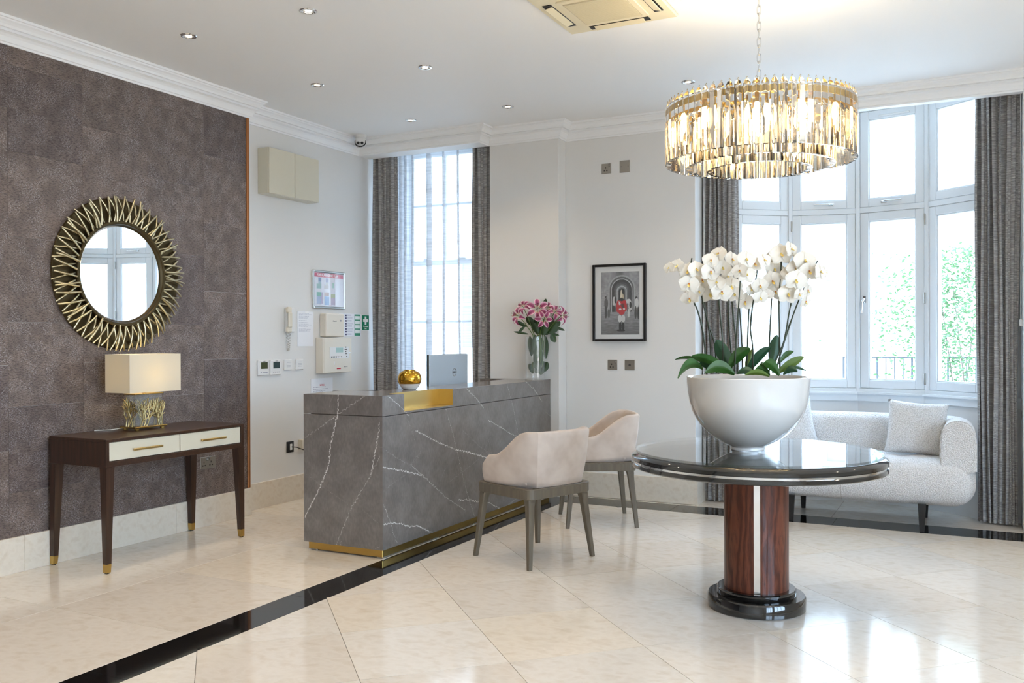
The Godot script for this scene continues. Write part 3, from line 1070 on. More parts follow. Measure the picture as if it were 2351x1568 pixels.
func build_ceiling_things() -> void:
	# recessed spotlights: a warm narrow beam from each
	var spots := [[433, 82], [708, 25], [728, 195], [976, 154], [943, 276], [1166, 245], [1580, 188]]
	var names := ["recessed spotlight above the sunburst mirror", "recessed spotlight at the top edge of the photo above the mirror wall", "recessed spotlight above the cream wall cabinet", "recessed spotlight alone in mid-ceiling above the desk front", "recessed spotlight nearest the security camera", "recessed spotlight above the beige pier", "recessed spotlight half hidden behind the chandelier"]
	var places := []
	for s in spots:
		places.append(at_y(s[0], s[1], CEIL))
	for x in [-4.22, -3.3, -1.8, -0.3, 1.2, 2.4]:
		for z in [-2.82, -1.6, -0.2, 1.2, 2.5]:
			if z < -1.0 or x > -3.0:
				places.append(Vector3(x, CEIL, z))
	for x in [-0.3, 1.2, 2.4]:
		for z in [-6.37, -5.2]:
			if x > 0.0:
				places.append(Vector3(x, CEIL, z))
	var ring := lathem([Vector2(0.030, 0.004), Vector2(0.031, -0.003), Vector2(0.036, -0.007), Vector2(0.045, -0.006), Vector2(0.050, -0.001), Vector2(0.050, 0.004)], 28)
	var cup := lathem([Vector2(0.0, 0.022), Vector2(0.026, 0.022), Vector2(0.032, 0.004), Vector2(0.036, 0.004), Vector2(0.03, 0.026), Vector2(0.0, 0.026)], 28)
	var lens := lathem([Vector2(0.0, -0.001), Vector2(0.018, -0.0005), Vector2(0.024, 0.002), Vector2(0.024, 0.006), Vector2(0.0, 0.006)], 24)
	for i in places.size():
		var t := thing("spotlight", names[i] if i < names.size() else "recessed ceiling spotlight out of the photo's frame", "spotlight", places[i] - Vector3(0, 0.0, 0), 0.0, "recessed ceiling spotlights")
		obj(t, "trim_ring", ring, M.chrome)
		obj(t, "lens", lens, M.spot_lens)
		var l := SpotLight3D.new()
		l.name = "beam"
		t.add_child(l, true)
		l.position = Vector3(0, -0.012, 0)
		l.rotation.x = -PI / 2
		l.spot_angle = 52.0
		l.spot_angle_attenuation = 1.0
		l.spot_range = 12.0
		l.spot_attenuation = 2.0
		l.light_color = Color(1.0, 0.915, 0.8)
		l.light_energy = 0.8
		l.light_size = 0.03
		l.shadow_enabled = true
	# air conditioner
	var ac := thing("air_conditioner", "cream ceiling cassette air conditioner with a square grille", "air conditioner", Vector3(-1.80, CEIL, -4.675))
	var b := MB.new()
	b.box(Vector3(0, -0.011, 0), Vector3(0.66, 0.022, 0.65), 0.008)
	obj(ac, "body", b.done(), M.ac_cream)
	obj(ac, "grille_frame", boxm(Vector3(0.40, 0.012, 0.40), 0.004), M.ac_cream, Vector3(0, -0.026, 0))
	var g := part(ac, "grille")
	obj(g, "grille_bed", boxm(Vector3(0.34, 0.006, 0.34), 0.001), M.ac_grille, Vector3(0, -0.033, 0))
	for i in 30:
		obj(g, "slat", boxm(Vector3(0.33, 0.005, 0.004), 0.001), M.ac_cream, Vector3(0, -0.037, -0.16 + i * 0.011))
	for i in 4:
		var bs := Basis(Vector3.UP, i * PI / 2)
		obj(ac, "outlet", boxm(Vector3(0.36, 0.004, 0.052), 0.0), M.black, bs * Vector3(0, -0.0235, 0.262), bs)
		obj(ac, "louver", boxm(Vector3(0.30, 0.006, 0.046), 0.002), M.ac_cream, bs * Vector3(0, -0.029, 0.262), bs * Basis(Vector3.RIGHT, 0.25))
	# security camera
	var c := thing("security_camera", "white twin-lens security camera at the ceiling corner", "camera", Vector3(-4.9, CEIL, -6.66), 0.55)
	obj(c, "base", lathem([Vector2(0.0, -0.03), Vector2(0.046, -0.03), Vector2(0.052, -0.02), Vector2(0.052, 0.0), Vector2(0, 0)], 24), M.plastic_white)
	obj(c, "housing", lathem([Vector2(0, -0.058), Vector2(0.025, -0.054), Vector2(0.045, -0.036), Vector2(0.054, -0.006), Vector2(0.05, 0.02), Vector2(0.034, 0.042), Vector2(0, 0.052)], 28), M.plastic_white, Vector3(0, -0.062, 0))
	obj(c, "face_ring", lathem([Vector2(0.047, -0.004), Vector2(0.052, 0.0), Vector2(0.052, 0.006), Vector2(0.045, 0.008)], 28), M.black, Vector3(0, -0.072, 0.024), Basis(Vector3.RIGHT, 1.15))
	for s in [-1, 1]:
		obj(c, "lens", lathem([Vector2(0, 0), Vector2(0.012, 0.0), Vector2(0.013, 0.008), Vector2(0.008, 0.012), Vector2(0, 0.012)], 16), M.black, Vector3(0.017 * s, -0.084, 0.046), Basis(Vector3.RIGHT, 1.15))


# ---------------------------------------------------------------- reception desk
# a brown-grey stone print with pale veins; veins as [width, strength, points of the photograph]
func vein_image(w: int, h: int, sd: int, veins: Array, to_uv: Callable) -> ImageTexture:
	var n0 := noise(0.012, sd, 5)
	var n1 := noise(0.06, sd + 1, 4)
	var im := Image.create_empty(w, h, false, Image.FORMAT_RGB8)
	for y in h:
		for x in w:
			var a := 0.5 + 0.5 * n0.get_noise_2d(x, y)
			var b := n1.get_noise_2d(x * 1.6, y * 0.8)
			var c := rgb(94, 88, 85).lerp(rgb(128, 122, 118), clampf(a + b * 0.35, 0.0, 1.0))
			im.set_pixel(x, y, c)
	var jit := noise(0.05, sd + 2, 3)
	for vn in veins:
		var pts := []
		for i in range(0, vn[2].size(), 2):
			var q: Vector2 = to_uv.call(680.0 + vn[2][i] / 3.136, 820.0 + vn[2][i + 1] / 3.136)
			pts.append(q * Vector2(w, h))
		for i in pts.size() - 1:
			var d: Vector2 = pts[i + 1] - pts[i]
			var steps := int(d.length() * 2.0) + 1
			for s in steps:
				var p: Vector2 = pts[i] + d * (float(s) / steps)
				p += Vector2(jit.get_noise_2d(p.x * 2.0, p.y * 2.0), jit.get_noise_2d(p.x * 2.0 + 500.0, p.y * 2.0)) * 5.0
				var wd: float = vn[0] * (0.75 + 0.5 * jit.get_noise_2d(p.x * 3.0 + 90.0, p.y * 3.0))
				var st: float = vn[1] * clampf(0.8 + 0.9 * jit.get_noise_2d(p.x + 40.0, p.y), 0.25, 1.0)
				for yy in range(int(p.y - wd - 1), int(p.y + wd + 2)):
					for xx in range(int(p.x - wd - 1), int(p.x + wd + 2)):
						if xx < 0 or yy < 0 or xx >= w or yy >= h:
							continue
						var k := clampf(wd + 0.5 - Vector2(xx + 0.5, yy + 0.5).distance_to(p), 0.0, 1.0) * st
						if k > 0.02:
							im.set_pixel(xx, yy, im.get_pixel(xx, yy).lerp(rgb(236, 234, 232), k * 0.7))
	return ImageTexture.create_from_image(im)


func build_desk() -> void:
	var front_uv := func(u: float, v: float) -> Vector2:
		var p := at_x(u, v, -3.2)
		return Vector2((-4.56 - p.z) / 2.48, 1.0 - p.y)
	var end_uv := func(u: float, v: float) -> Vector2:
		var p := at_z(u, v, -4.56)
		return Vector2((p.x + 3.81) / 0.61, 1.0 - p.y)
	var fv := [[1.6, 1.0, [628, 795, 780, 820, 915, 852]], [0.9, 0.9, [825, 775, 930, 870, 1080, 1010, 1220, 1105]], [0.6, 0.5, [645, 670, 740, 735, 825, 775, 900, 670]],
		[1.3, 1.0, [860, 530, 960, 580, 1060, 630, 1150, 665]], [1.8, 1.0, [1150, 665, 1300, 700, 1410, 735]], [0.8, 0.8, [1075, 365, 1130, 560, 1175, 750, 1230, 980, 1290, 1160]],
		[1.3, 0.9, [1385, 455, 1480, 510, 1570, 565, 1660, 600]], [1.1, 0.9, [1220, 220, 1290, 290, 1350, 365]], [1.1, 0.9, [660, 280, 740, 345, 815, 425]],
		[1.6, 1.0, [630, 1210, 680, 1192, 760, 1200, 810, 1220, 870, 1212, 1000, 1275]], [1.6, 1.0, [1165, 1030, 1245, 1025, 1300, 1040, 1390, 1048, 1480, 1100]],
		[0.8, 0.8, [630, 1060, 680, 1200, 725, 1340]], [0.8, 0.7, [1520, 200, 1560, 350, 1600, 560, 1620, 620]], [1.1, 0.9, [1655, 175, 1720, 240, 1770, 320]], [0.7, 0.7, [1800, 400, 1870, 450]],
		[0.5, 0.45, [640, 950, 780, 850, 900, 690]], [0.5, 0.45, [1100, 900, 1310, 740, 1400, 580]], [0.5, 0.5, [1200, 530, 1320, 640, 1420, 720]], [0.5, 0.4, [800, 430, 860, 620]], [0.5, 0.35, [1040, 890, 1090, 760]],
		[0.9, 0.8, [1500, 1080, 1600, 1010, 1760, 990]], [0.7, 0.6, [1700, 560, 1760, 700, 1800, 900]]]
	var ev := [[1.6, 1.0, [305, 270, 300, 400, 278, 500, 245, 640, 240, 750, 200, 870, 140, 1000, 60, 1150]], [1.3, 0.95, [622, 300, 612, 430, 580, 620, 550, 780, 535, 850]], [0.8, 0.8, [615, 690, 520, 880, 400, 1080, 330, 1240, 290, 1350]],
		[0.8, 0.8, [500, 275, 310, 405, 180, 500, 60, 580]], [0.5, 0.5, [265, 275, 235, 355]], [0.5, 0.3, [75, 840, 200, 940, 375, 1060]], [0.5, 0.35, [480, 1100, 600, 1200]], [0.7, 0.6, [570, 1380, 630, 1350]], [0.6, 0.6, [310, 1365, 325, 1325]]]
	var mf := mat(Color.WHITE, 0.3)
	mf.metallic_specular = 0.7
	mf.albedo_texture = vein_image(1240, 500, 91, fv, front_uv)
	var me := mat(Color.WHITE, 0.3)
	me.metallic_specular = 0.7
	me.albedo_texture = vein_image(305, 500, 95, ev, end_uv)
	var mt := mat(Color.WHITE, 0.16)
	mt.albedo_texture = ntex(noise(0.02, 97, 5), 512, ramp([rgb(94, 88, 85), rgb(128, 122, 118)], [0.2, 0.8]))
	tri_map(mt, Vector3(1, 1, 1))
	var base := Vector3(-3.505, 0, -5.8)
	var t := thing("reception_desk", "brown-grey veined marble reception desk with a brass-lined notch", "desk", base)
	# face of the visitors' side: local outline (distance from the corner, height)
	var side_xf := Transform3D(Basis(Vector3(0, 0, -1), Vector3(0, 1, 0), Vector3(1, 0, 0)), Vector3(-3.22, 0, -4.56))
	for f in [["front_panel", [Vector2(0, 0.056), Vector2(2.475, 0.056), Vector2(2.475, 0.873), Vector2(0, 0.873)]], ["fascia", [Vector2(0, 0.877), Vector2(2.475, 0.877), Vector2(2.475, 1.0), Vector2(0.845, 1.0), Vector2(0.845, 0.889), Vector2(0.24, 0.889), Vector2(0.24, 1.0), Vector2(0, 1.0)]]]:
		var b := MB.new()
		b.slab(PackedVector2Array(f[1]), 0.0, 0.02, side_xf)
		for i in b.v.size():
			b.uv[i] = Vector2((-4.56 - b.v[i].z) / 2.48, 1.0 - b.v[i].y)
		obj(t, f[0], b.done(), mf, -base)
	for f in [["end_panel", 0.056, 0.873], ["end_fascia", 0.877, 1.0]]:
		var b := MB.new()
		between(b, -3.81, -3.2205, f[1], f[2], -4.58, -4.56)
		for i in b.v.size():
			b.uv[i] = Vector2((b.v[i].x + 3.81) / 0.61, 1.0 - b.v[i].y)
		obj(t, f[0], b.done(), me, -base)
	obj(t, "inner_core", boxes([[-3.785, -3.235, 0.8, 0.886, -7.03, -4.6]]), mt, -base)
	# ledges at counter height and the lower worktop
	var tops := MB.new()
	between(tops, -3.81, -3.221, 0.972, 1.0, -4.8, -4.581)
	between(tops, -3.81, -3.315, 0.972, 1.0, -5.0, -4.8)
	between(tops, -3.56, -3.315, 0.972, 1.0, -5.0, -5.405)
	between(tops, -3.56, -3.221, 0.972, 1.0, -5.405, -6.9)
	between(tops, -3.81, -3.221, 0.972, 1.0, -6.9, -7.035)
	obj(t, "counter_top", tops.done(), mt, -base)
	obj(t, "worktop", boxes([[-3.81, -3.24, 0.72, 0.745, -6.9, -5.0]]), M.laminate, -base)
	obj(t, "inner_lining", boxes([[-3.575, -3.56, 0.745, 0.972, -6.9, -5.0], [-3.81, -3.575, 0.745, 0.972, -5.0, -4.985], [-3.81, -3.575, 0.745, 0.972, -6.915, -6.9]]), M.laminate, -base)
	obj(t, "rear_panel", boxes([[-3.81, -3.79, 0.05, 0.745, -7.035, -4.6]]), M.laminate, -base)
	var br := MB.new()
	between(br, -3.315, -3.312, 0.889, 1.001, -5.405, -4.8)
	between(br, -3.312, -3.2, 0.889, 1.001, -5.405, -5.402)
	between(br, -3.312, -3.2, 0.889, 1.001, -4.803, -4.8)
	between(br, -3.312, -3.2, 0.889, 0.892, -5.402, -4.803)
	obj(t, "brass_lining", br.done(), M.brass_soft, -base)
	obj(t, "plinth", boxes([[-3.785, -3.212, 0.01, 0.056, -7.03, -4.575, 0.002]]), M.brass, -base)
	for z in [-4.62, -5.2, -5.75, -6.3, -6.9]:
		obj(t, "foot", boxm(Vector3(0.05, 0.012, 0.07), 0.002), M.steel, Vector3(-3.24, 0.006, z) - base)
		obj(t, "foot", boxm(Vector3(0.05, 0.012, 0.07), 0.002), M.steel, Vector3(-3.75, 0.006, z) - base)
	# monitor with its back to the lobby
	var m := thing("computer_monitor", "silver computer monitor showing its back above the desk", "monitor", Vector3(-3.65, 0.745, -6.09), PI / 2)
	obj(m, "back_case", boxm(Vector3(0.575, 0.34, 0.014), 0.004), M.silver_case, Vector3(0, 0.312, 0.007))
	obj(m, "screen_bezel", boxm(Vector3(0.579, 0.344, 0.012), 0.003), M.office_black, Vector3(0, 0.312, -0.007))
	obj(m, "stand_neck", boxm(Vector3(0.07, 0.16, 0.014), 0.003), M.silver_case, Vector3(0, 0.085, 0.022))
	obj(m, "stand_foot", boxm(Vector3(0.2, 0.012, 0.07), 0.003), M.silver_case, Vector3(0, 0.006, 0.012))
	var em := part(m, "emblem")
	obj(em, "ring", lathem([Vector2(0.028, 0), Vector2(0.032, 0), Vector2(0.032, 0.002), Vector2(0.028, 0.002), Vector2(0.028, 0)], 32), M.steel, Vector3(0.075, 0.34, 0.0145), Basis(Vector3.RIGHT, PI / 2))
	lettering(em, "letters", "DELL", 0.016, M.ink, Vector3(0.075, 0.34, 0.015), Basis(), 0.046)
	# gold ball vase
	var g := thing("ball_vase", "round gold and white ball vase on the desk", "vase", Vector3(-3.455, 1.0, -5.25))
	var up := [Vector2(0.0739, 0.0405), Vector2(0.0806, 0.0552), Vector2(0.0827, 0.0718), Vector2(0.0806, 0.0902), Vector2(0.0722, 0.1086), Vector2(0.0588, 0.1224), Vector2(0.0437, 0.1306), Vector2(0.0395, 0.1325), Vector2(0.0395, 0.1362), Vector2(0.0353, 0.1362), Vector2(0.0336, 0.1288), Vector2(0, 0.1196)]
	obj(g, "gold_body", lathem(up, 40), M.gold)
	obj(g, "white_base", lathem([Vector2(0, 0), Vector2(0.042, 0), Vector2(0.047, 0.0037), Vector2(0.0605, 0.0184), Vector2(0.0739, 0.0405), Vector2(0, 0.0405)], 40), M.ceramic_white)
	# office chair behind the desk
	var c := thing("office_chair", "black office chair mostly hidden behind the desk", "chair", Vector3(-4.18, 0, -5.62), 0.5)
	var bk := MB.new()
	var bend := func(w: Vector3) -> Vector3:
		return w + Vector3(0, 0, 0.5 * w.x * w.x)
	bk.rbox(Vector3(0.23, 0.26, 0.03), 0.028, 3, 3, bend)
	obj(c, "backrest", bk.done(), M.office_black, Vector3(0, 0.685, -0.2))
	var se := MB.new()
	se.rbox(Vector3(0.24, 0.04, 0.23), 0.035, 3, 1)
	obj(c, "seat", se.done(), M.office_black, Vector3(0, 0.46, 0.02))
	obj(c, "back_bar", tubem([Vector3(0, 0.44, -0.1), Vector3(0, 0.46, -0.24), Vector3(0, 0.7, -0.23)], 0.018, 8), M.black)
	obj(c, "column", tubem([Vector3(0, 0.1, 0.02), Vector3(0, 0.43, 0.02)], 0.025, 12), M.black)
	for i in 5:
		var d := Vector3(cos(i * TAU / 5), 0, sin(i * TAU / 5))
		obj(c, "base_arm", tubem([Vector3(0, 0.11, 0.02), Vector3(0, 0.075, 0.02) + d * 0.27], [0.024, 0.015], 8), M.black)
		obj(c, "caster", lathem([Vector2(0, -0.012), Vector2(0.03, -0.012), Vector2(0.03, 0.012), Vector2(0, 0.012)], 14), M.black, Vector3(0, 0.03, 0.02) + d * 0.27, Basis(Vector3.UP, i * 1.1) * Basis(Vector3.RIGHT, PI / 2))


# ---------------------------------------------------------------- round table
const TAB := Vector3(-0.961, 0, -4.605)


func build_round_table() -> void:
	var t := thing("round_table", "round black lacquer pedestal table with glass top and rosewood column", "table", TAB)
	obj(t, "base", lathem([Vector2(0, 0), Vector2(0.234, 0), Vector2(0.24, 0.005), Vector2(0.24, 0.062), Vector2(0.234, 0.07), Vector2(0, 0.07)], 72), M.lacquer_black)
	obj(t, "base_step", lathem([Vector2(0, 0.07), Vector2(0.192, 0.07), Vector2(0.194, 0.073), Vector2(0.194, 0.098), Vector2(0.189, 0.103), Vector2(0, 0.103)], 64), M.lacquer_black)
	var a0 := deg_to_rad(-76.8)
	for k in 4:
		var b := MB.new()
		var s := a0 + k * PI / 2 + 0.105
		var e := a0 + (k + 1) * PI / 2 - 0.105
		b.lathe([Vector2(0.158, 0.103), Vector2(0.158, 0.705)], 20, Vector3.ZERO, s, e)
		for q in [s, e]:
			var d := Vector3(cos(q), 0, -sin(q))
			b.quad(d * 0.158 + Vector3(0, 0.103, 0), d * 0.13 + Vector3(0, 0.103, 0), d * 0.13 + Vector3(0, 0.705, 0), d * 0.158 + Vector3(0, 0.705, 0))
		obj(t, "column_panel", b.done(false), M.rosewood)
		var p := a0 + k * PI / 2
		obj(t, "chrome_strip", boxm(Vector3(0.034, 0.602, 0.02), 0.002), M.chrome, Vector3(cos(p), 0, -sin(p)) * 0.1465 + Vector3(0, 0.404, 0), Basis(Vector3.UP, p + PI / 2))
	obj(t, "column_core", lathem([Vector2(0, 0.103), Vector2(0.135, 0.103), Vector2(0.135, 0.705), Vector2(0, 0.705)], 32), M.black)
	obj(t, "lower_rim", lathem([Vector2(0, 0.700), Vector2(0.602, 0.700), Vector2(0.617, 0.704), Vector2(0.621, 0.709), Vector2(0.621, 0.724), Vector2(0.618, 0.727), Vector2(0, 0.727)], 120), M.lacquer_black)
	obj(t, "chrome_band", lathem([Vector2(0.58, 0.727), Vector2(0.615, 0.727), Vector2(0.615, 0.738), Vector2(0.58, 0.738)], 120), M.chrome)
	obj(t, "table_top", lathem([Vector2(0, 0.738), Vector2(0.618, 0.738), Vector2(0.621, 0.741), Vector2(0.621, 0.757), Vector2(0.618, 0.761), Vector2(0.6, 0.774), Vector2(0.594, 0.776), Vector2(0, 0.776)], 120), M.lacquer_black)
	obj(t, "glass_top", lathem([Vector2(0, 0.777), Vector2(0.597, 0.777), Vector2(0.599, 0.779), Vector2(0.599, 0.786), Vector2(0.597, 0.788), Vector2(0, 0.788)], 120), M.table_glass)
	var bo := thing("planter_bowl", "large glossy white bowl planter full of orchids", "planter", TAB + Vector3(-0.037, 0.788, 0.019))
	obj(bo, "bowl", lathem([Vector2(0, 0), Vector2(0.0813, 0), Vector2(0.0852, 0.004), Vector2(0.0852, 0.016), Vector2(0.0968, 0.022), Vector2(0.1346, 0.041), Vector2(0.1646, 0.06), Vector2(0.1936, 0.083), Vector2(0.2188, 0.108), Vector2(0.2401, 0.134), Vector2(0.2614, 0.166), Vector2(0.2768, 0.2), Vector2(0.2885, 0.24), Vector2(0.2972, 0.29), Vector2(0.302, 0.34), Vector2(0.3035, 0.364), Vector2(0.301, 0.3675), Vector2(0.2933, 0.3675), Vector2(0.2904, 0.364), Vector2(0.2865, 0.3), Vector2(0, 0.3)], 96), M.bowl_white)
	obj(bo, "moss", lathem([Vector2(0, 0.345), Vector2(0.1452, 0.342), Vector2(0.242, 0.334), Vector2(0.2875, 0.32), Vector2(0.2807, 0.305), Vector2(0, 0.305)], 48), M.soil)


# ---------------------------------------------------------------- chairs
func build_chairs() -> void:
	var t := thing("tub_chair", "pale velvet tub chair with grey wooden legs, nearer of the two at the desk", "chair", Vector3(-2.42, 0, -5.066), atan2(-0.93, -0.37), "tub chairs at the desk")
	for sx in [-1.0, 1.0]:
		for sz in [-1.0, 1.0]:
			var rings := []
			for l in [[0.43, 0.216, 0.026], [0.402, 0.219, 0.029], [0.385, 0.223, 0.026], [0.36, 0.226, 0.0225], [0.32, 0.23, 0.021], [0.0, 0.264, 0.0135]]:
				var c := Vector3(sx * l[1], l[0], sz * (l[1] - 0.016))
				var h: float = l[2]
				var e := h * 0.25
				rings.append([c + Vector3(-h, 0, -h + e), c + Vector3(-h + e, 0, -h), c + Vector3(h - e, 0, -h), c + Vector3(h, 0, -h + e), c + Vector3(h, 0, h - e), c + Vector3(h - e, 0, h), c + Vector3(-h + e, 0, h), c + Vector3(-h, 0, h - e)])
			var b := MB.new()
			b.loft(rings, true, true, -1)
			obj(t, "leg", b.done(), M.ash_grey)
	var ro := []
	for q in [[1, -1, -PI / 2], [1, 1, 0.0], [-1, 1, PI / 2], [-1, -1, PI]]:
		for i in 7:
			var a: float = q[2] + PI / 2 * i / 6.0
			var o2 := Vector2(q[0] * 0.212, q[1] * 0.196)
			var ring := []
			for p in [[0.05, 0.403], [0.053, 0.407], [0.053, 0.462], [0.05, 0.466], [0.022, 0.466], [0.022, 0.403]]:
				ring.append(Vector3(o2.x + cos(a) * p[0], p[1], o2.y + sin(a) * p[0]))
			ro.append(ring)
	ro.append(ro[0])
	var fr := MB.new()
	fr.loft(ro, true, false, -1)
	obj(t, "seat_frame", fr.done(), M.ash_grey)
	var cu := MB.new()
	var puff := func(w: Vector3) -> Vector3:
		return w + Vector3(0, 0.018 * (1.0 - pow(w.x / 0.24, 2.0)) * (1.0 - pow(w.z / 0.24, 2.0)) if w.y > 0 else 0.0, 0)
	cu.rbox(Vector3(0.222, 0.035, 0.218), 0.032, 4, 3, puff)
	obj(t, "seat_cushion", cu.done(), M.velvet, Vector3(0, 0.497, 0.026))
	# wrap-around shell: plan points, arm tip to arm tip
	var pl := [Vector2(0.243, 0.185), Vector2(0.247, 0.165), Vector2(0.25, 0.13), Vector2(0.252, 0.09), Vector2(0.252, 0.05), Vector2(0.25, 0.01), Vector2(0.246, -0.03), Vector2(0.24, -0.07), Vector2(0.232, -0.11), Vector2(0.221, -0.15), Vector2(0.207, -0.19), Vector2(0.193, -0.222), Vector2(0.186, -0.232), Vector2(0.172, -0.237), Vector2(0.13, -0.242), Vector2(0.07, -0.246), Vector2(0.0, -0.248)]
	for i in range(pl.size() - 2, -1, -1):
		pl.append(Vector2(-pl[i].x, pl[i].y))
	var norm := moved(pl, 1.0)
	var rings := []
	for i in pl.size():
		var n: Vector2 = (norm[i] - pl[i]).normalized()
		if n.dot(pl[i] - Vector2(0, 0.1)) < 0:
			n = -n
		var z: float = pl[i].y
		var k := smoothstep(0.085, -0.2, z)
		var top := lerpf(0.642, 0.80, k) - 0.07 * pow(smoothstep(0.1, 0.2, z), 1.6)
		var lean := lerpf(0.012, 0.05, smoothstep(-0.02, -0.22, z))
		var thick := 0.036
		var ring := []
		for h in [0.0, 0.12, 0.3, 0.5, 0.7, 0.88, 0.97]:
			var q: Vector2 = pl[i] + n * (lean * h + 0.008 * sin(h * PI))
			ring.append(Vector3(q.x, lerpf(0.468, top, h), q.y))
		var qt: Vector2 = pl[i] + n * (lean - thick * 0.5)
		ring.append(Vector3(qt.x + n.x * 0.009, top + 0.002, qt.y + n.y * 0.009))
		ring.append(Vector3(qt.x - n.x * 0.009, top + 0.002, qt.y - n.y * 0.009))
		for h in [0.97, 0.88, 0.6, 0.3, 0.0]:
			var q: Vector2 = pl[i] + n * (lean * h - thick)
			ring.append(Vector3(q.x, lerpf(0.468, top, h), q.y))
		rings.append(ring)
	var sh := MB.new()
	# side, back and side panels meet at stitched creases
	for q in [[0, 13, 0], [12, 21, 1], [20, 33, 2]]:
		sh.loft(rings.slice(q[0], q[1]), true, true, q[2])
	obj(t, "backrest", sh.done(), M.velvet)
	for s in [-1.0, 1.0]:
		var path := []
		for h in 9:
			var f := h / 8.0
			path.append(Vector3(s * (0.186 + 0.03 * f), lerpf(0.475, 0.796, f), -0.231 - 0.041 * f - 0.007 * sin(f * PI)))
		obj(t, "seam", tubem(path, 0.0016, 6), M.velvet)
	var t2: Node3D = t.duplicate()
	t2.name = numbered("tub_chair")
	add_child(t2, true)
	tag(t2, "pale velvet tub chair with grey wooden legs, beyond the first and beside the round table", "chair", "tub chairs at the desk")
	t2.position = Vector3(-2.465, 0, -6.25)
	t2.rotation.y = atan2(-0.87, 0.49)


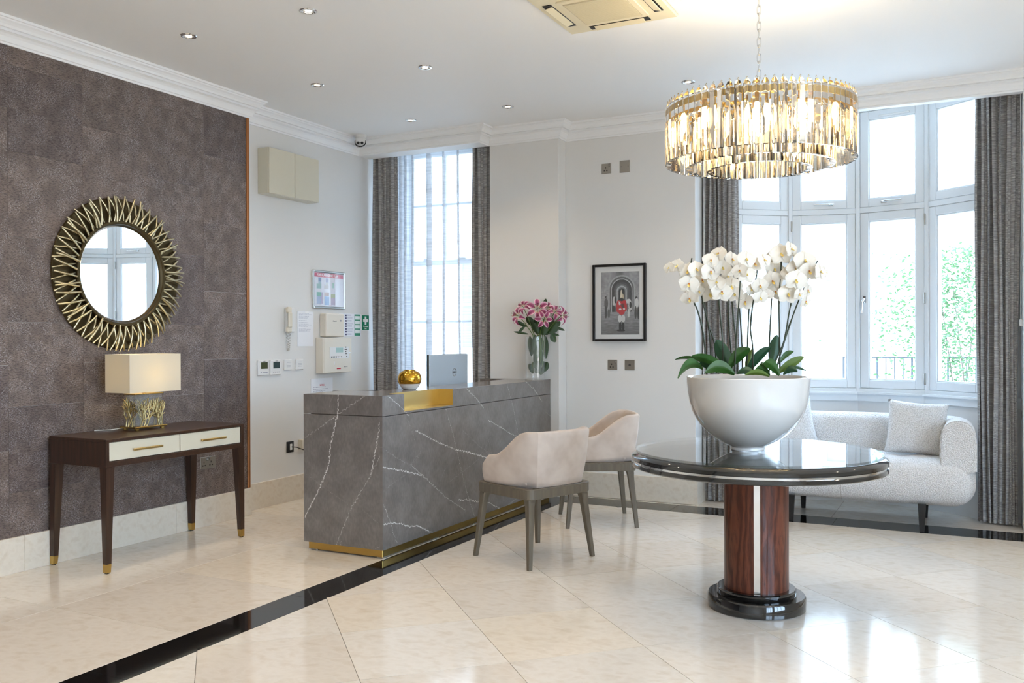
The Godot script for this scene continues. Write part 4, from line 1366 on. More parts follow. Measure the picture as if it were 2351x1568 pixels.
# ---------------------------------------------------------------- sofa
func build_sofa() -> void:
	var t := thing("sofa", "small rounded light grey boucle sofa under the bow window", "sofa", Vector3(-0.74, 0, -7.2))
	var s := MB.new()
	var dip := func(w: Vector3) -> Vector3:
		var y := w.y
		if w.y > 0:
			y += 0.012 * cos(w.x * 2.0) - 0.012 * exp(-pow((w.x - 0.28) / 0.04, 2.0)) * clampf(1.0 - w.z * 2.0, 0.0, 1.0)
		return Vector3(w.x, y, w.z * (1.0 - 0.06 * pow(w.x / 0.78, 2.0)))
	s.rbox(Vector3(0.775, 0.16, 0.35), 0.15, 7, 10, dip)
	obj(t, "seat", s.done(), M.boucle, Vector3(0, 0.33, 0.0))
	# back and arms in one roll
	var path := []
	for i in 5:
		path.append(Vector2(0.667, lerpf(0.27, -0.02, i / 4.0)))
	for i in range(1, 11):
		var a := PI / 2 * i / 10.0
		path.append(Vector2(0.667 - 0.25 + 0.25 * cos(a), -0.02 - 0.235 * sin(a)))
	for i in range(1, 5):
		path.append(Vector2(lerpf(0.417, 0.0, i / 4.0), -0.255 - 0.025 * sin(i / 4.0 * PI / 2)))
	for i in range(path.size() - 2, -1, -1):
		path.append(Vector2(-path[i].x, path[i].y))
	var o := moved(path, 1.0)
	var rings := []
	for i in path.size():
		var n: Vector2 = (o[i] - path[i]).normalized()
		var shrink := 1.0
		var ring := []
		for q in [[-0.112, 0.43], [-0.112, 0.5], [-0.112, 0.58], [-0.11, 0.65], [-0.1, 0.7], [-0.08, 0.737], [-0.052, 0.76], [-0.018, 0.771], [0.018, 0.771], [0.052, 0.76], [0.08, 0.737], [0.1, 0.7], [0.11, 0.65], [0.112, 0.58], [0.112, 0.5], [0.112, 0.43], [0.06, 0.405], [-0.06, 0.405]]:
			ring.append(Vector3(path[i].x + n.x * q[0] * shrink, q[1], path[i].y + n.y * q[0] * shrink))
		rings.append(ring)
	for e in [0, rings.size() - 1]:
		var r2 := []
		var c := Vector3(path[e].x, 0.58, path[e].y)
		for p in rings[e]:
			r2.append(c + (p - c) * 0.93 + Vector3(0, 0, 0.014))
		if e == 0:
			rings.push_front(r2)
		else:
			rings.append(r2)
	var b := MB.new()
	b.loft(rings, true, true, 0, 1)
	obj(t, "backrest", b.done(), M.boucle)
	for sx in [-1.0, 1.0]:
		var pipe := []
		for q in [[-0.112, 0.43], [-0.112, 0.58], [-0.11, 0.65], [-0.1, 0.7], [-0.08, 0.737], [-0.052, 0.76], [-0.018, 0.771], [0.018, 0.771], [0.052, 0.76], [0.08, 0.737], [0.1, 0.7], [0.11, 0.65], [0.112, 0.58], [0.112, 0.43]]:
			pipe.append(Vector3(sx * 0.667 + q[0], q[1], 0.272))
		obj(t, "piping", tubem(pipe, 0.0035, 6), M.boucle)
	obj(t, "seam", tubem([Vector3(-0.09, 0.178, 0.28), Vector3(-0.09, 0.2, 0.325), Vector3(-0.09, 0.25, 0.347), Vector3(-0.09, 0.33, 0.351)], 0.0012, 6), M.nickel)
	for x in [-0.44, 0.44]:
		for z in [0.315, -0.22]:
			var r := []
			for l in [[0.19, 0.026, 0.014, 0.0], [0.0, 0.015, 0.009, 0.012]]:
				var c := Vector3(x, l[0], z + (l[3] if z > 0 else -l[3]))
				r.append([c + Vector3(-l[1], 0, -l[2]), c + Vector3(l[1], 0, -l[2]), c + Vector3(l[1], 0, l[2]), c + Vector3(-l[1], 0, l[2])])
			var lb := MB.new()
			lb.loft(r, true, true, -1)
			obj(t, "leg", lb.done(), M.black)
	var names := ["grey boucle cushion leaning in the sofa's corner by the curtain", "grey boucle cushion half hidden behind the white bowl"]
	for k in 2:
		var c := MB.new()
		var pil := func(sgn: float, u: float, v: float) -> Vector3:
			var x := u * 2.0 - 1.0
			var y := v * 2.0 - 1.0
			var e := pow(maxf(0.0, (1.0 - x * x) * (1.0 - y * y)), 0.42)
			var pinch := 1.0 - 0.07 * (1.0 - x * x) * absf(y) * absf(y) - 0.07 * (1.0 - y * y) * absf(x) * absf(x)
			var wr := 0.006 * sin(x * 9.0 + y * 3.0) * maxf(0.0, y - 0.2) * e
			return Vector3(x * 0.205 * pinch, y * 0.2 * pinch, sgn * (0.075 * e + wr))
		for sgn in [1.0, -1.0]:
			c.sheet(func(u: float, v: float) -> Vector3: return pil.call(sgn, u if sgn > 0 else 1.0 - u, v), 22, 22)
		var cu: MeshInstance3D = obj(self, "cushion", c.done(false), M.boucle)
		tag(cu, names[k], "cushion", "boucle cushions on the sofa")
		if k == 0:
			cu.position = Vector3(-0.35, 0.685, -7.235)
			cu.rotation = Vector3(-0.3, 0.1, -0.08)
		else:
			cu.position = Vector3(-1.265, 0.685, -7.235)
			cu.rotation = Vector3(-0.3, 0.35, 0.12)


# ---------------------------------------------------------------- console, lamp, mirror
func build_console() -> void:
	var base := Vector3(-4.68, 0, -4.13)
	var t := thing("console_table", "dark walnut console table with two cream drawers and brass-tipped legs", "console table", base)
	var b := MB.new()
	between(b, -4.925, -4.43, 0.757, 0.775, -4.685, -3.575, 0.002)
	between(b, -4.925, -4.432, 0.612, 0.644, -4.683, -3.577, 0.002)
	between(b, -4.925, -4.432, 0.64, 0.76, -3.6, -3.577, 0.001)
	between(b, -4.925, -4.432, 0.64, 0.76, -4.683, -4.655, 0.001)
	between(b, -4.925, -4.905, 0.64, 0.76, -4.66, -3.6)
	obj(t, "case", b.done(), M.walnut, -base)
	for z in [[-3.602, -4.125], [-4.131, -4.653]]:
		var d := part(t, "drawer")
		obj(d, "drawer_front", boxes([[-4.455, -4.437, 0.647, 0.754, z[1], z[0], 0.0015]]), M.panel_cream, -base)
		var zc: float = (z[0] + z[1]) * 0.5
		var h := MB.new()
		h.box(Vector3(-4.412, 0.7, zc), Vector3(0.012, 0.014, 0.215), 0.003)
		h.box(Vector3(-4.425, 0.7, zc - 0.085), Vector3(0.026, 0.008, 0.008))
		h.box(Vector3(-4.425, 0.7, zc + 0.085), Vector3(0.026, 0.008, 0.008))
		obj(d, "handle", h.done(), M.brass_soft, -base)
	for x in [-4.458, -4.897]:
		for z in [-3.604, -4.656]:
			var ox := 1.0 if x > -4.6 else -1.0
			var oz := 1.0 if z > -4.0 else -1.0
			var r := []
			var cap := []
			for l in [[0.612, 0.028, 0.0], [0.055, 0.0165, 0.011], [0.05, 0.0165, 0.011], [0.006, 0.0145, 0.013]]:
				var c := Vector3(x + ox * l[2], l[0], z + oz * l[2]) - base
				var h: float = l[1]
				var q := [c + Vector3(-h, 0, -h), c + Vector3(h, 0, -h), c + Vector3(h, 0, h), c + Vector3(-h, 0, h)]
				if l[0] > 0.052:
					r.append(q)
				if l[0] < 0.056:
					cap.append(q)
			var lg := part(t, "leg")
			var m := MB.new()
			m.loft(r, true, true, -1)
			obj(lg, "leg_shaft", m.done(), M.walnut)
			var n := MB.new()
			n.loft(cap, true, true, -1)
			obj(lg, "brass_cap", n.done(), M.brass)
			obj(lg, "glide", boxm(Vector3(0.018, 0.006, 0.018)), M.black, Vector3(x + ox * 0.013, 0.003, z + oz * 0.013) - base)
	# lamp
	var p := Vector3(-4.745, 0.775, -4.117)
	var lamp := thing("table_lamp", "table lamp with a rectangular cream shade and gold coral body", "lamp", p, PI / 2)
	for sx in [-1, 1]:
		for sz in [-1, 1]:
			obj(lamp, "foot", boxm(Vector3(0.022, 0.014, 0.02), 0.002), M.brass, Vector3(0.1 * sx, 0.007, 0.052 * sz))
	obj(lamp, "base_plate", boxm(Vector3(0.255, 0.01, 0.142), 0.002), M.brass, Vector3(0, 0.019, 0))
	obj(lamp, "glass_block", boxm(Vector3(0.205, 0.2, 0.1), 0.004), M.lamp_glass, Vector3(0, 0.125, 0))
	var rg := RandomNumberGenerator.new()
	rg.seed = 5
	for f in [[Vector3(-0.055, 0.024, 0.058), 0.0], [Vector3(0.062, 0.024, 0.058), 0.0], [Vector3(0.0, 0.024, -0.058), 0.0], [Vector3(-0.112, 0.024, 0.0), PI / 2], [Vector3(0.112, 0.024, 0.0), PI / 2]]:
		var cb := MB.new()
		var stack := []
		for i in 4:
			stack.append([f[0] + Basis(Vector3.UP, f[1]) * Vector3(rg.randf_range(-0.04, 0.04), 0, 0), rg.randf_range(-0.5, 0.5), 0.042, 7, 0.0042])
		var count := 0
		while stack.size() and count < 84:
			var q: Array = stack.pop_front()
			count += 1
			var dir := Basis(Vector3.UP, f[1]) * Vector3(sin(q[1]), cos(q[1]), rg.randf_range(-0.18, 0.18)).normalized()
			var e: Vector3 = q[0] + dir * q[2]
			if e.y > 0.225 or absf(e.x) > 0.122 or absf(e.z) > 0.07:
				continue
			var mid: Vector3 = (q[0] + e) * 0.5 + Vector3(rg.randf_range(-0.003, 0.003), 0, rg.randf_range(-0.002, 0.002))
			cb.tube([q[0], mid, e], [q[4], q[4] * 0.92, q[4] * 0.85], 5)
			if q[3] > 0:
				var sp := rg.randf_range(0.25, 0.6)
				stack.append([e, q[1] + sp, q[2] * rg.randf_range(0.8, 1.0), q[3] - 1, q[4] * 0.92])
				stack.append([e, q[1] * 0.7 - sp * rg.randf_range(0.6, 1.0), q[2] * rg.randf_range(0.75, 0.98), q[3] - 1, q[4] * 0.9])
		obj(lamp, "coral_branch", cb.done(false), M.gold_coral)
	obj(lamp, "top_plate", boxm(Vector3(0.22, 0.006, 0.11), 0.001), M.brass, Vector3(0, 0.229, 0))
	obj(lamp, "stem", tubem([Vector3(0, 0.23, 0), Vector3(0, 0.29, 0)], 0.008, 10), M.brass)
	obj(lamp, "bulb", lathem([Vector2(0, 0.29), Vector2(0.012, 0.292), Vector2(0.014, 0.31), Vector2(0.028, 0.335), Vector2(0.03, 0.355), Vector2(0.02, 0.376), Vector2(0, 0.383)], 20), M.bulb_soft)
	var l := OmniLight3D.new()
	l.name = "glow"
	lamp.add_child(l, true)
	l.position = Vector3(0, 0.35, 0)
	l.light_color = Color(1.0, 0.93, 0.76)
	l.light_energy = 0.05
	l.light_size = 0.03
	l.omni_range = 10.0
	l.omni_attenuation = 2.0
	l.shadow_enabled = true
	var sh := MB.new()
	for y in [[0.242, 0.483]]:
		between(sh, -0.2025, 0.2025, y[0], y[1], 0.108, 0.11)
		between(sh, -0.2025, 0.2025, y[0], y[1], -0.11, -0.108)
		between(sh, -0.2025, -0.2005, y[0], y[1], -0.108, 0.108)
		between(sh, 0.2005, 0.2025, y[0], y[1], -0.108, 0.108)
	obj(lamp, "shade", sh.done(), M.shade)
	obj(lamp, "shade_carrier", tubem([Vector3(-0.2, 0.3, 0), Vector3(0.2, 0.3, 0)], 0.002, 6), M.brass)
	obj(lamp, "flex", tubem([Vector3(0.02, 0.02, -0.06), Vector3(0.0, 0.006, -0.1), Vector3(-0.06, 0.004, -0.13), Vector3(-0.16, 0.004, -0.12), Vector3(-0.2, 0.004, -0.15), Vector3(-0.24, 0.004, -0.165)], 0.0028, 6), M.plastic_white)


func build_mirror() -> void:
	var t := thing("sunburst_mirror", "round mirror framed by interlaced champagne gold twigs", "mirror", Vector3(-4.946, 1.777, -4.09), PI / 2)
	var flat := Basis(Vector3.RIGHT, PI / 2)
	obj(t, "back_disc", lathem([Vector2(0, 0.0), Vector2(0.485, 0.0), Vector2(0.49, 0.006), Vector2(0.485, 0.014), Vector2(0, 0.014)], 72), M.bronze_dark, Vector3.ZERO, flat)
	obj(t, "inner_ring", lathem([Vector2(0.321, 0.012), Vector2(0.338, 0.012), Vector2(0.341, 0.02), Vector2(0.341, 0.05), Vector2(0.337, 0.055), Vector2(0.325, 0.055), Vector2(0.321, 0.05), Vector2(0.321, 0.012)], 84), M.bronze_dark, Vector3.ZERO, flat)
	obj(t, "glass", lathem([Vector2(0, 0.03), Vector2(0.305, 0.03), Vector2(0.322, 0.026), Vector2(0.322, 0.016), Vector2(0, 0.016)], 96), M.mirror, Vector3.ZERO, flat)
	var rg := RandomNumberGenerator.new()
	rg.seed = 9
	# pairs of twigs meet at the rim and cross their neighbours near the glass
	var n := 46
	for i in n:
		for layer in 3:
			if layer == 2 and i % 3:
				continue
			var s: float = [-1.0, 1.0, 0.2][layer]
			var a := TAU * (i + (0.5 if layer == 2 else 0.0)) / n + rg.randf_range(-0.012, 0.012)
			var spread := rg.randf_range(0.1, 0.16)
			var r1 := 0.503 + rg.randf_range(-0.012, 0.006)
			var z := 0.03 + 0.016 * layer
			var path := []
			for k in 4:
				var f := k / 3.0
				var r := lerpf(0.336, r1, f)
				var th := a + s * lerpf(spread, 0.013, pow(f, 0.9))
				path.append(Vector3(cos(th) * r, sin(th) * r, z + 0.012 * sin(f * PI) - 0.008 * f * f))
			var w := rg.randf_range(0.0062, 0.008)
			obj(t, "twig", tubem(path, [w, w, w * 0.95, w * 0.85], 6), M.silver_gold)


# ---------------------------------------------------------------- fittings on the walls
func fitting(called: String, label: String, category: String, z0: float, z1: float, y0: float, y1: float, group := "", x := -5.075) -> Node3D:
	return thing(called, label, category, Vector3(x, (y0 + y1) * 0.5, (z0 + z1) * 0.5), PI / 2, group)


func rows_image(w: int, h: int, sd: int, top: float, foot: float, ink: Color) -> ImageTexture:
	var im := Image.create_empty(w, h, false, Image.FORMAT_RGB8)
	im.fill(rgb(238, 240, 244))
	var rg := RandomNumberGenerator.new()
	rg.seed = sd
	var y := int(h * top)
	while y < h * foot:
		var x := int(w * 0.1)
		var stop := int(w * rg.randf_range(0.5, 0.92))
		while x < stop:
			var l := rg.randi_range(2, 7)
			im.fill_rect(Rect2i(x, y, mini(l, stop - x), 1), ink)
			x += l + 2
		y += 3 if rg.randf() < 0.75 else 6
	return ImageTexture.create_from_image(im)


func print_on(tex: Texture2D) -> StandardMaterial3D:
	var m := mat(Color.WHITE, 0.75)
	m.albedo_texture = tex
	return m


func socket(t: Node3D, gangs: int, m: Material) -> void:
	var w := 0.086 if gangs == 1 else 0.147
	obj(t, "plate", boxm(Vector3(w, 0.086, 0.006), 0.002), m, Vector3(0, 0, 0.003))
	for g in gangs:
		var x := 0.0 if gangs == 1 else (-0.034 + 0.068 * g)
		obj(t, "pin_hole", boxm(Vector3(0.006, 0.013, 0.003)), M.black, Vector3(x - 0.006, 0.004, 0.0055))
		for s in [-1, 1]:
			obj(t, "pin_hole", boxm(Vector3(0.011, 0.008, 0.003)), M.black, Vector3(x - 0.006 + s * 0.0115, -0.019, 0.0055))
		var sx := 0.026 if gangs == 1 else x * 0.25
		obj(t, "switch", boxm(Vector3(0.01, 0.02, 0.005), 0.001), M.chrome if gangs == 2 else m, Vector3(sx, 0.026, 0.007))
		obj(t, "switch_surround", boxm(Vector3(0.013, 0.024, 0.002)), M.black, Vector3(sx, 0.026, 0.0055))


func build_wall_fittings() -> void:
	var cab := fitting("wall_cabinet", "cream two-door cabinet high on the grey wall", "cabinet", -5.527, -6.14, 2.512, 2.878)
	obj(cab, "body", boxm(Vector3(0.613, 0.366, 0.105), 0.003), M.panel_cream, Vector3(0, 0, 0.0525))
	obj(cab, "door", boxm(Vector3(0.303, 0.362, 0.016), 0.002), M.panel_cream, Vector3(-0.154, 0, 0.113))
	obj(cab, "door", boxm(Vector3(0.303, 0.362, 0.016), 0.002), M.panel_cream, Vector3(0.154, 0, 0.113))

	var plan_f := fitting("fire_plan", "framed fire alarm zone plan with a crimson heading", "notice", -6.184, -6.641, 1.618, 1.952)
	var fb := MB.new()
	bars(fb, -0.2285, 0.2285, -0.167, 0.167, 0.02, 0.0, 0.018, 0.005)
	obj(plan_f, "frame", fb.done(), M.steel)
	var im := Image.create_empty(300, 214, false, Image.FORMAT_RGB8)
	im.fill(rgb(232, 234, 244))
	for r in [[45, 32, 28, 26, 130, 150, 190], [45, 58, 28, 14, 170, 200, 210], [28, 72, 46, 30, 158, 196, 194], [118, 34, 28, 26, 150, 148, 176], [118, 60, 28, 16, 206, 204, 202], [102, 76, 44, 26, 196, 190, 188], [184, 60, 18, 34, 168, 206, 196], [28, 124, 46, 26, 128, 186, 172], [28, 150, 46, 50, 174, 194, 222], [76, 124, 8, 72, 170, 150, 190], [104, 124, 46, 22, 200, 176, 172], [104, 150, 48, 54, 136, 168, 210], [168, 132, 44, 24, 196, 206, 176], [168, 156, 44, 46, 202, 192, 214], [150, 205, 26, 2, 190, 90, 110]]:
		im.fill_rect(Rect2i(r[0], r[1], r[2], r[3]), rgb(r[4], r[5], r[6]))
	for y in [196, 200, 204]:
		im.fill_rect(Rect2i(16, y, 60, 1), rgb(200, 200, 212))
	obj(plan_f, "sheet", boxm(Vector3(0.42, 0.298, 0.002)), print_on(ImageTexture.create_from_image(im)), Vector3(0, 0, 0.008))
	obj(plan_f, "heading", boxm(Vector3(0.4, 0.034, 0.001)), M.crimson, Vector3(0, 0.126, 0.0096))
	lettering(plan_f, "heading_letters", "FIRE ALARM ZONE PLAN", 0.022, M.white_ink, Vector3(-0.02, 0.126, 0.0104), Basis(), 0.29)
	obj(plan_f, "glazing", boxm(Vector3(0.42, 0.298, 0.0015)), M.pane, Vector3(0, 0, 0.013))

	var ph := fitting("wall_phone", "cream handset phone hanging on the grey wall", "telephone", -5.8, -5.93, 1.405, 1.615)
	obj(ph, "cradle", boxm(Vector3(0.1, 0.21, 0.03), 0.008), M.plastic_white, Vector3(0.02, 0, 0.015))
	var hs := MB.new()
	hs.box(Vector3(-0.025, 0.082, 0.045), Vector3(0.05, 0.05, 0.036), 0.01)
	hs.box(Vector3(-0.025, -0.082, 0.045), Vector3(0.05, 0.05, 0.036), 0.01)
	hs.box(Vector3(-0.025, 0, 0.058), Vector3(0.044, 0.13, 0.024), 0.009)
	obj(ph, "handset", hs.done(), M.plastic_cream)
	var coil := []
	for i in 150:
		var f := i / 149.0
		var y := -0.105 - 0.15 * sin(f * PI)
		var a := i * 0.75
		coil.append(Vector3(-0.02 + 0.03 * f + 0.009 * cos(a), y, 0.022 + 0.009 * sin(a)))
	obj(ph, "coil_cord", tubem(coil, 0.0022, 5), M.cord)

	var sheet1 := fitting("paper_sheet", "white printed page taped beside the wall phone", "paper", -5.995, -6.205, 1.288, 1.588, "papers on the grey wall")
	obj(sheet1, "page", boxm(Vector3(0.21, 0.297, 0.002)), print_on(rows_image(84, 120, 3, 0.06, 0.62, rgb(168, 172, 188))), Vector3(0, 0, 0.002))
	obj(sheet1, "tape", boxm(Vector3(0.05, 0.014, 0.001)), M.white_ink, Vector3(0.02, 0.142, 0.0035))

	var rep := fitting("alarm_repeater", "small cream alarm box above the larger fire panel", "alarm box", -6.29, -6.545, 1.37, 1.576, "alarm equipment")
	obj(rep, "case", boxm(Vector3(0.255, 0.205, 0.075), 0.008), M.case_cream, Vector3(0, 0, 0.0375))
	lettering(rep, "letters", "Pass net", 0.012, M.ink, Vector3(-0.01, 0.035, 0.0755), Basis(), 0.05)
	for y in [0.055, 0.0, -0.05]:
		obj(rep, "knockout", lathem([Vector2(0.008, 0), Vector2(0.01, 0), Vector2(0.01, 0.0015), Vector2(0.008, 0.0015)], 18), M.plastic_cream, Vector3(-0.1275, y, 0.045), Basis(Vector3(0, 0, 1), PI / 2))
	obj(rep, "indicator", boxm(Vector3(0.014, 0.014, 0.002)), M.pale_ink, Vector3(0.075, 0.04, 0.0755))

	var pan := fitting("fire_alarm_panel", "cream fire alarm control panel with a small green display", "alarm panel", -6.233, -6.628, 1.052, 1.364, "alarm equipment")
	obj(pan, "case", boxm(Vector3(0.395, 0.312, 0.085), 0.006), M.case_cream, Vector3(0, 0, 0.0425))
	obj(pan, "door", boxm(Vector3(0.388, 0.305, 0.006), 0.002), M.case_cream, Vector3(0.003, 0, 0.088))
	obj(pan, "control_plate", boxm(Vector3(0.275, 0.1, 0.002), 0.0008), M.plastic_white, Vector3(0.02, 0.022, 0.0918))
	obj(pan, "display", boxm(Vector3(0.1, 0.042, 0.002)), M.lcd, Vector3(0.02, 0.045, 0.0932))
	for i in 7:
		obj(pan, "button", lathem([Vector2(0, 0), Vector2(0.0055, 0), Vector2(0.005, 0.003), Vector2(0, 0.003)], 12), M.black, Vector3(-0.095 + i * 0.0235, -0.015, 0.0925), Basis(Vector3.RIGHT, PI / 2))
	for q in [[0.11, 0.07], [0.11, 0.03], [0.098, 0.05], [0.122, 0.05], [0.104, 0.012], [0.122, 0.012], [0.122, -0.014], [0.11, 0.05]]:
		obj(pan, "key", boxm(Vector3(0.01, 0.01, 0.003), 0.001), M.black, Vector3(q[0], q[1], 0.0935))
	obj(pan, "red_label", boxm(Vector3(0.055, 0.012, 0.001)), M.red, Vector3(0.01, -0.118, 0.0916))
	lettering(pan, "maker_letters", "MORLEY-IAS", 0.008, M.ink, Vector3(0.11, -0.105, 0.0916), Basis(), 0.05)
	obj(pan, "key_slot", boxm(Vector3(0.008, 0.03, 0.002), 0.001), M.white_ink, Vector3(-0.05, -0.07, 0.0916))
	obj(pan, "lock", lathem([Vector2(0, 0), Vector2(0.008, 0), Vector2(0.007, 0.004), Vector2(0, 0.004)], 16), M.chrome, Vector3(0.165, 0.02, 0.0915), Basis(Vector3.RIGHT, PI / 2))

	var lst := fitting("procedure_card", "white instruction card with green boxes behind the alarm box", "card", -6.56, -6.89, 1.375, 1.582, "papers on the grey wall")
	var ci := Image.create_empty(132, 84, false, Image.FORMAT_RGB8)
	ci.fill(rgb(236, 238, 244))
	for i in 8:
		ci.fill_rect(Rect2i(38, 4 + i * 10, 7, 6), rgb(52, 52, 96))
		for j in 2:
			ci.fill_rect(Rect2i(49, 4 + i * 10 + j * 3, 24 + (i * 7) % 12, 1), rgb(170, 172, 190))
	ci.fill_rect(Rect2i(92, 2, 36, 80), rgb(64, 146, 116))
	for i in 4:
		ci.fill_rect(Rect2i(95, 8 + i * 17, 30, 13), rgb(232, 240, 238))
	obj(lst, "card", boxm(Vector3(0.33, 0.207, 0.002)), print_on(ImageTexture.create_from_image(ci)), Vector3(0, 0, 0.0015))

	var aid := fitting("first_aid_sign", "green first-aid sign with a white cross beside the curtain", "sign", -6.9, -7.02, 1.43, 1.577)
	obj(aid, "board", boxm(Vector3(0.12, 0.147, 0.002)), M.white_ink, Vector3(0, 0, 0.0015))
	obj(aid, "green_field", boxm(Vector3(0.11, 0.137, 0.001)), M.green_sign, Vector3(0, 0, 0.003))
	var cr := MB.new()
	cr.box(Vector3(0, 0.02, 0.004), Vector3(0.026, 0.076, 0.001))
	cr.box(Vector3(0, 0.02, 0.0041), Vector3(0.076, 0.026, 0.001))
	obj(aid, "white_cross", cr.done(), M.white_ink)
	lettering(aid, "letters", "First aid", 0.013, M.white_ink, Vector3(0, -0.036, 0.0042), Basis(), 0.07)
	lettering(aid, "letters", "box", 0.013, M.white_ink, Vector3(0, -0.055, 0.0042), Basis(), 0.03)

	var th_names := ["white wall thermostat with an olive screen, next to the copper strip", "white wall thermostat with a dark teal screen, second from the copper strip"]
	for i in 2:
		var z: float = [-5.57, -5.713][i]
		var t := fitting("thermostat", th_names[i], "thermostat", z + 0.062, z - 0.062, 1.06, 1.182, "wall controls")
		obj(t, "case", boxm(Vector3(0.122, 0.122, 0.018), 0.004), M.plastic_white, Vector3(0, 0, 0.009))
		obj(t, "screen", boxm(Vector3(0.076, 0.052, 0.002)), [M.lcd_olive, M.lcd_teal][i], Vector3(0.006, 0.018, 0.0185))
		for k in 4:
			obj(t, "button", boxm(Vector3(0.012, 0.006, 0.002), 0.0008), M.pale_ink, Vector3(-0.03 + k * 0.022, -0.038, 0.0185))
		lettering(t, "letters", "DAIKIN", 0.007, M.ink, Vector3(0.006, 0.051, 0.0182), Basis(), 0.024)
	for i in 2:
		var z: float = [-5.868, -6.01][i]
		var t := fitting("wall_sensor", ["small blank white sensor plate right after the thermostats", "small blank white sensor plate below the printed page"][i], "sensor", z + 0.046, z - 0.046, 1.092, 1.181, "wall controls")
		obj(t, "case", boxm(Vector3(0.095, 0.088, 0.016), 0.004), M.plastic_white, Vector3(0, 0, 0.008))
		for k in 4:
			obj(t, "slot", boxm(Vector3(0.045, 0.0018, 0.001)), M.pale_ink, Vector3(0, 0.02 - k * 0.012, 0.0161))

	var no := fitting("notice_page", "white notice page partly hidden by the desk's end", "paper", -6.167, -6.47, 0.79, 1.014, "papers on the grey wall")
	obj(no, "page", boxm(Vector3(0.297, 0.21, 0.002)), print_on(rows_image(110, 78, 8, 0.36, 0.92, rgb(120, 116, 140))), Vector3(0, 0, 0.0015))
	lettering(no, "letters", "NOTICE", 0.016, M.crimson, Vector3(0, 0.045, 0.003), Basis(), 0.06)

	var sw := fitting("fused_spur", "dark metal outlet plate with a white switch and cable", "socket", -5.853, -5.939, 0.403, 0.497)
	obj(sw, "plate", boxm(Vector3(0.086, 0.092, 0.008), 0.002), M.office_black, Vector3(0, 0, 0.004))
	obj(sw, "rocker", boxm(Vector3(0.026, 0.05, 0.006), 0.002), M.plastic_white, Vector3(0.006, 0, 0.01))
	obj(sw, "cable", tubem([Vector3(0.01, 0.0, 0.012), Vector3(0.03, -0.004, 0.05), Vector3(0.09, -0.03, 0.07), Vector3(0.2, -0.05, 0.08), Vector3(0.36, -0.05, 0.05)], 0.004, 8), M.cable)
	var jb := fitting("junction_box", "cream junction box on the wall at the desk's left edge", "junction box", -6.0, -6.1, 0.415, 0.5)
	obj(jb, "box", boxm(Vector3(0.1, 0.085, 0.035), 0.003), M.plastic_cream, Vector3(0, 0, 0.0175))
	obj(jb, "lid", boxm(Vector3(0.094, 0.079, 0.004), 0.001), M.plastic_cream, Vector3(0, 0, 0.037))
	var ws := fitting("power_socket", "double metal power socket on the papered wall under the console", "socket", -4.783, -4.93, 0.414, 0.498, "power sockets", -4.946)
	socket(ws, 2, M.nickel)
	var s1 := thing("power_socket", "single metal power socket high on the beige wall", "socket", Vector3(-2.742, 2.785, -7.19), 0.0, "power sockets")
	socket(s1, 1, M.nickel)
	var s2 := thing("blank_plate", "blank metal plate high on the beige wall beside a socket", "wall plate", Vector3(-2.579, 2.789, -7.19))
	obj(s2, "plate", boxm(Vector3(0.09, 0.1, 0.006), 0.002), M.nickel, Vector3(0, 0, 0.003))
	for s in [-1, 1]:
		obj(s2, "screw", lathem([Vector2(0, 0), Vector2(0.003, 0), Vector2(0.002, 0.0015), Vector2(0, 0.0015)], 10), M.ink, Vector3(0.03 * s, 0, 0.006), Basis(Vector3.RIGHT, PI / 2))
	var s3 := thing("power_socket", "single metal power socket under the framed picture", "socket", Vector3(-2.692, 1.126, -7.19), 0.0, "power sockets")
	socket(s3, 1, M.nickel)
	var s4 := thing("aerial_socket", "metal aerial socket plate with one round hole under the picture", "socket", Vector3(-2.539, 1.125, -7.19))
	obj(s4, "plate", boxm(Vector3(0.088, 0.088, 0.006), 0.002), M.nickel, Vector3(0, 0, 0.003))
	obj(s4, "aerial_port", lathem([Vector2(0.004, 0), Vector2(0.009, 0), Vector2(0.008, 0.005), Vector2(0.004, 0.005)], 16), M.black, Vector3(0, 0, 0.006), Basis(Vector3.RIGHT, PI / 2))


